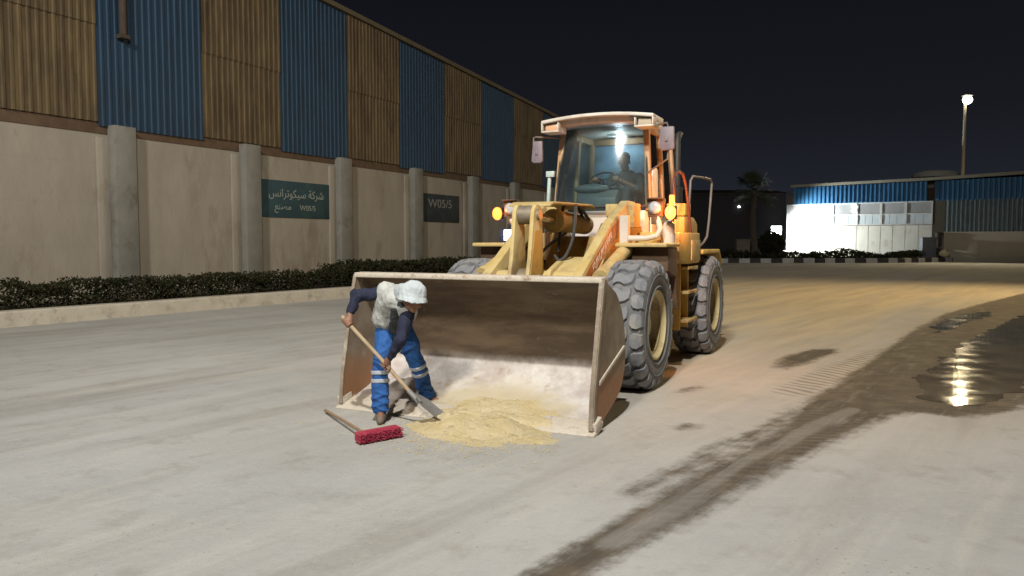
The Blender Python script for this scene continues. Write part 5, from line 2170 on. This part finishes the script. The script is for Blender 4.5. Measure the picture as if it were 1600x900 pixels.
add_head(mb, D(.1, 2.42, 2.85), hr2)
mb.capsule(D(.1, 2.45, 2.8), D(.1, 2.52, 2.66), .052, .06)
mb.capsule(D(.1, 2.52, 2.36), D(.1, 2.54, 2.6), .13, .14)
mb.capsule(D(-.1, 2.53, 2.62), D(.3, 2.53, 2.62), .06, .06)
for s, ex_ in ((-1, -.24), (1, .08)):
    sx_ = .1 + s * .21
    mb.capsule(D(sx_, 2.52, 2.6), D(sx_ + s * .05, 2.38, 2.42), .05, .042)
    mb.capsule(D(sx_ + s * .05, 2.38, 2.42), D(ex_ + .05, 2.16, 2.55), .04, .028)
    wr_ = D(ex_ + .05, 2.16, 2.55)
    add_hand(mb, wr_, D(ex_, 2.1, 2.57), DR @ Vector((1, .1, 0)), DR @ Vector((0, .8, .3)), s)
    mb.capsule(D(.1 + s * .1, 2.5, 2.4), D(.1 + s * .14, 2.12, 2.4), .08, .06)
    mb.capsule(D(.1 + s * .14, 2.12, 2.4), D(.1 + s * .14, 2.0, 2.16), .055, .045)
driver = union(mb, 'person', skin, None, .009, 2, drv_c)
tag(driver, 'driver in dark clothes seated at the wheel inside the loader cab', 'person')
mb = MB()
mb.capsule(D(.1, 2.5, 2.36), D(.1, 2.54, 2.6), .15, .155)
mb.capsule(D(-.1, 2.53, 2.62), D(.3, 2.53, 2.62), .075, .075)
for s, ex_ in ((-1, -.24), (1, .08)):
    sx_ = .1 + s * .21
    mb.capsule(D(sx_, 2.52, 2.6), D(sx_ + s * .05, 2.38, 2.42), .066, .056)
    mb.capsule(D(sx_ + s * .05, 2.38, 2.42), D(ex_ + .06, 2.2, 2.53), .055, .042)
union(mb, 'jacket', M('driver_jacket', (.06, .06, .065), (.09, .085, .085), .9, nscale=7), driver, .013, 3, drv_c, .008)
mb = MB()
for s in (-1, 1):
    mb.capsule(D(.1 + s * .1, 2.5, 2.4), D(.1 + s * .14, 2.12, 2.4), .092, .075)
    mb.capsule(D(.1 + s * .14, 2.12, 2.4), D(.1 + s * .14, 2.0, 2.2), .07, .06)
mb.capsule(D(0, 2.5, 2.38), D(.2, 2.5, 2.38), .1, .1)
union(mb, 'trousers', dark_i, driver, .013, 3, drv_c, .008)
mb = MB()
hc2 = D(.1, 2.42, 2.85)
mb.ell(hc2 + hr2 @ Vector((0, -.02, .05)), (.085, .1, .085), hr2, 18, 10)
union(mb, 'hair', M('hair', (.012, .01, .008), (.02, .016, .012), .7, nscale=20), driver, .01, 2, drv_c)

# ------------------------------------------------------------------ heap of spilled material in and before the bucket
fl_y = [p[0] for p in BPs]
fl_z = [p[1] for p in BPs]


def floor_z(y):
    if y < -2.37:
        return 0.0
    lo = [(a, b) for a, b in zip(fl_y, fl_z) if b < .6]
    for (y0, z0), (y1, z1) in zip(lo[:-1], lo[1:]):
        if y0 <= y <= y1:
            return z0 + (z1 - z0) * (y - y0) / (y1 - y0 + 1e-9)
    return .5


sand_m = M('spilled_grain', (.53, .42, .22), (.63, .54, .35), .95, nscale=4.5, bump=.9, bscale=70, c3=(.33, .25, .12), c3scale=9, c3amt=.3, spec=.2)
nxh, nyh = 220, 190
hx = np.linspace(-1.05, 1.28, nxh)
hy = np.linspace(-3.62, -1.52, nyh)
vs, fs = [], []
for j, y in enumerate(hy):
    for i, x in enumerate(hx):
        h = 0.0
        for (cx_, cy_, sx_, sy_, hh) in ((.12, -2.62, .34, .22, .12), (.42, -2.45, .4, .2, .06), (-.05, -2.35, .25, .22, .03), (.2, -2.1, .5, .3, .03), (.78, -2.66, .32, .2, .055), (.25, -2.95, .45, .24, .02), (.7, -2.95, .4, .18, .02), (.68, -2.2, .35, .25, .028)):
            h += hh * math.exp(-(((x - cx_) / sx_) ** 2 + ((y - cy_) / sy_) ** 2))
        n1 = mnoise.fractal(Vector((x * 3, y * 3, 1)), 1, 2, 5)
        n2 = mnoise.noise(Vector((x * 22, y * 22, 2))) * .5 + mnoise.noise(Vector((x * 45, y * 45, 7))) * .5
        h = h * (1 + .3 * n1) - .02 + .014 * n1 + .009 * n2
        if y < -2.9:
            h -= .004
        z = floor_z(y) + h
        if x > 1.2 or x < -1.0:
            z = floor_z(y) - .02
        vs.append((x, y, max(z, -.02) if y < -2.37 else z))
for j in range(nyh - 1):
    for i in range(nxh - 1):
        a = j * nxh + i
        q = (a, a + 1, a + nxh + 1, a + nxh)
        if max(vs[k][2] - floor_z(vs[k][1]) for k in q) > -.012:
            fs.append(q)
used = sorted({k for f in fs for k in f})
remap = {k: i for i, k in enumerate(used)}
heap = MB().add([vs[k] for k in used], [tuple(remap[k] for k in f) for f in fs]).build('spilled_heap', sand_m, None, loc=LO, sharp=180)
heap.rotation_euler = (0, 0, LTH)
tag(heap, 'heap of pale yellow spilled grain lying over the bucket lip', 'grain heap')
# loose crumbs around the heap
mb = MB()
for i in range(2600):
    a = random.uniform(0, 2 * PI)
    r_ = abs(random.gauss(0, 1))
    x = .35 + math.cos(a) * r_ * .55
    y = -2.75 + math.sin(a) * r_ * .45
    if y > -2.45 or y < -3.75 or x > 1.25:
        continue
    s = random.uniform(.003, .011)
    mb.ell((x, y, s * .4), (s, s * random.uniform(.6, 1), s * .6), None, 6, 4)
cr = mb.build('loose_grain', sand_m, None, loc=LO)
cr.rotation_euler = (0, 0, LTH)
tag(cr, 'loose crumbs of grain scattered on the ground before the heap', 'crumbs', kind='stuff')
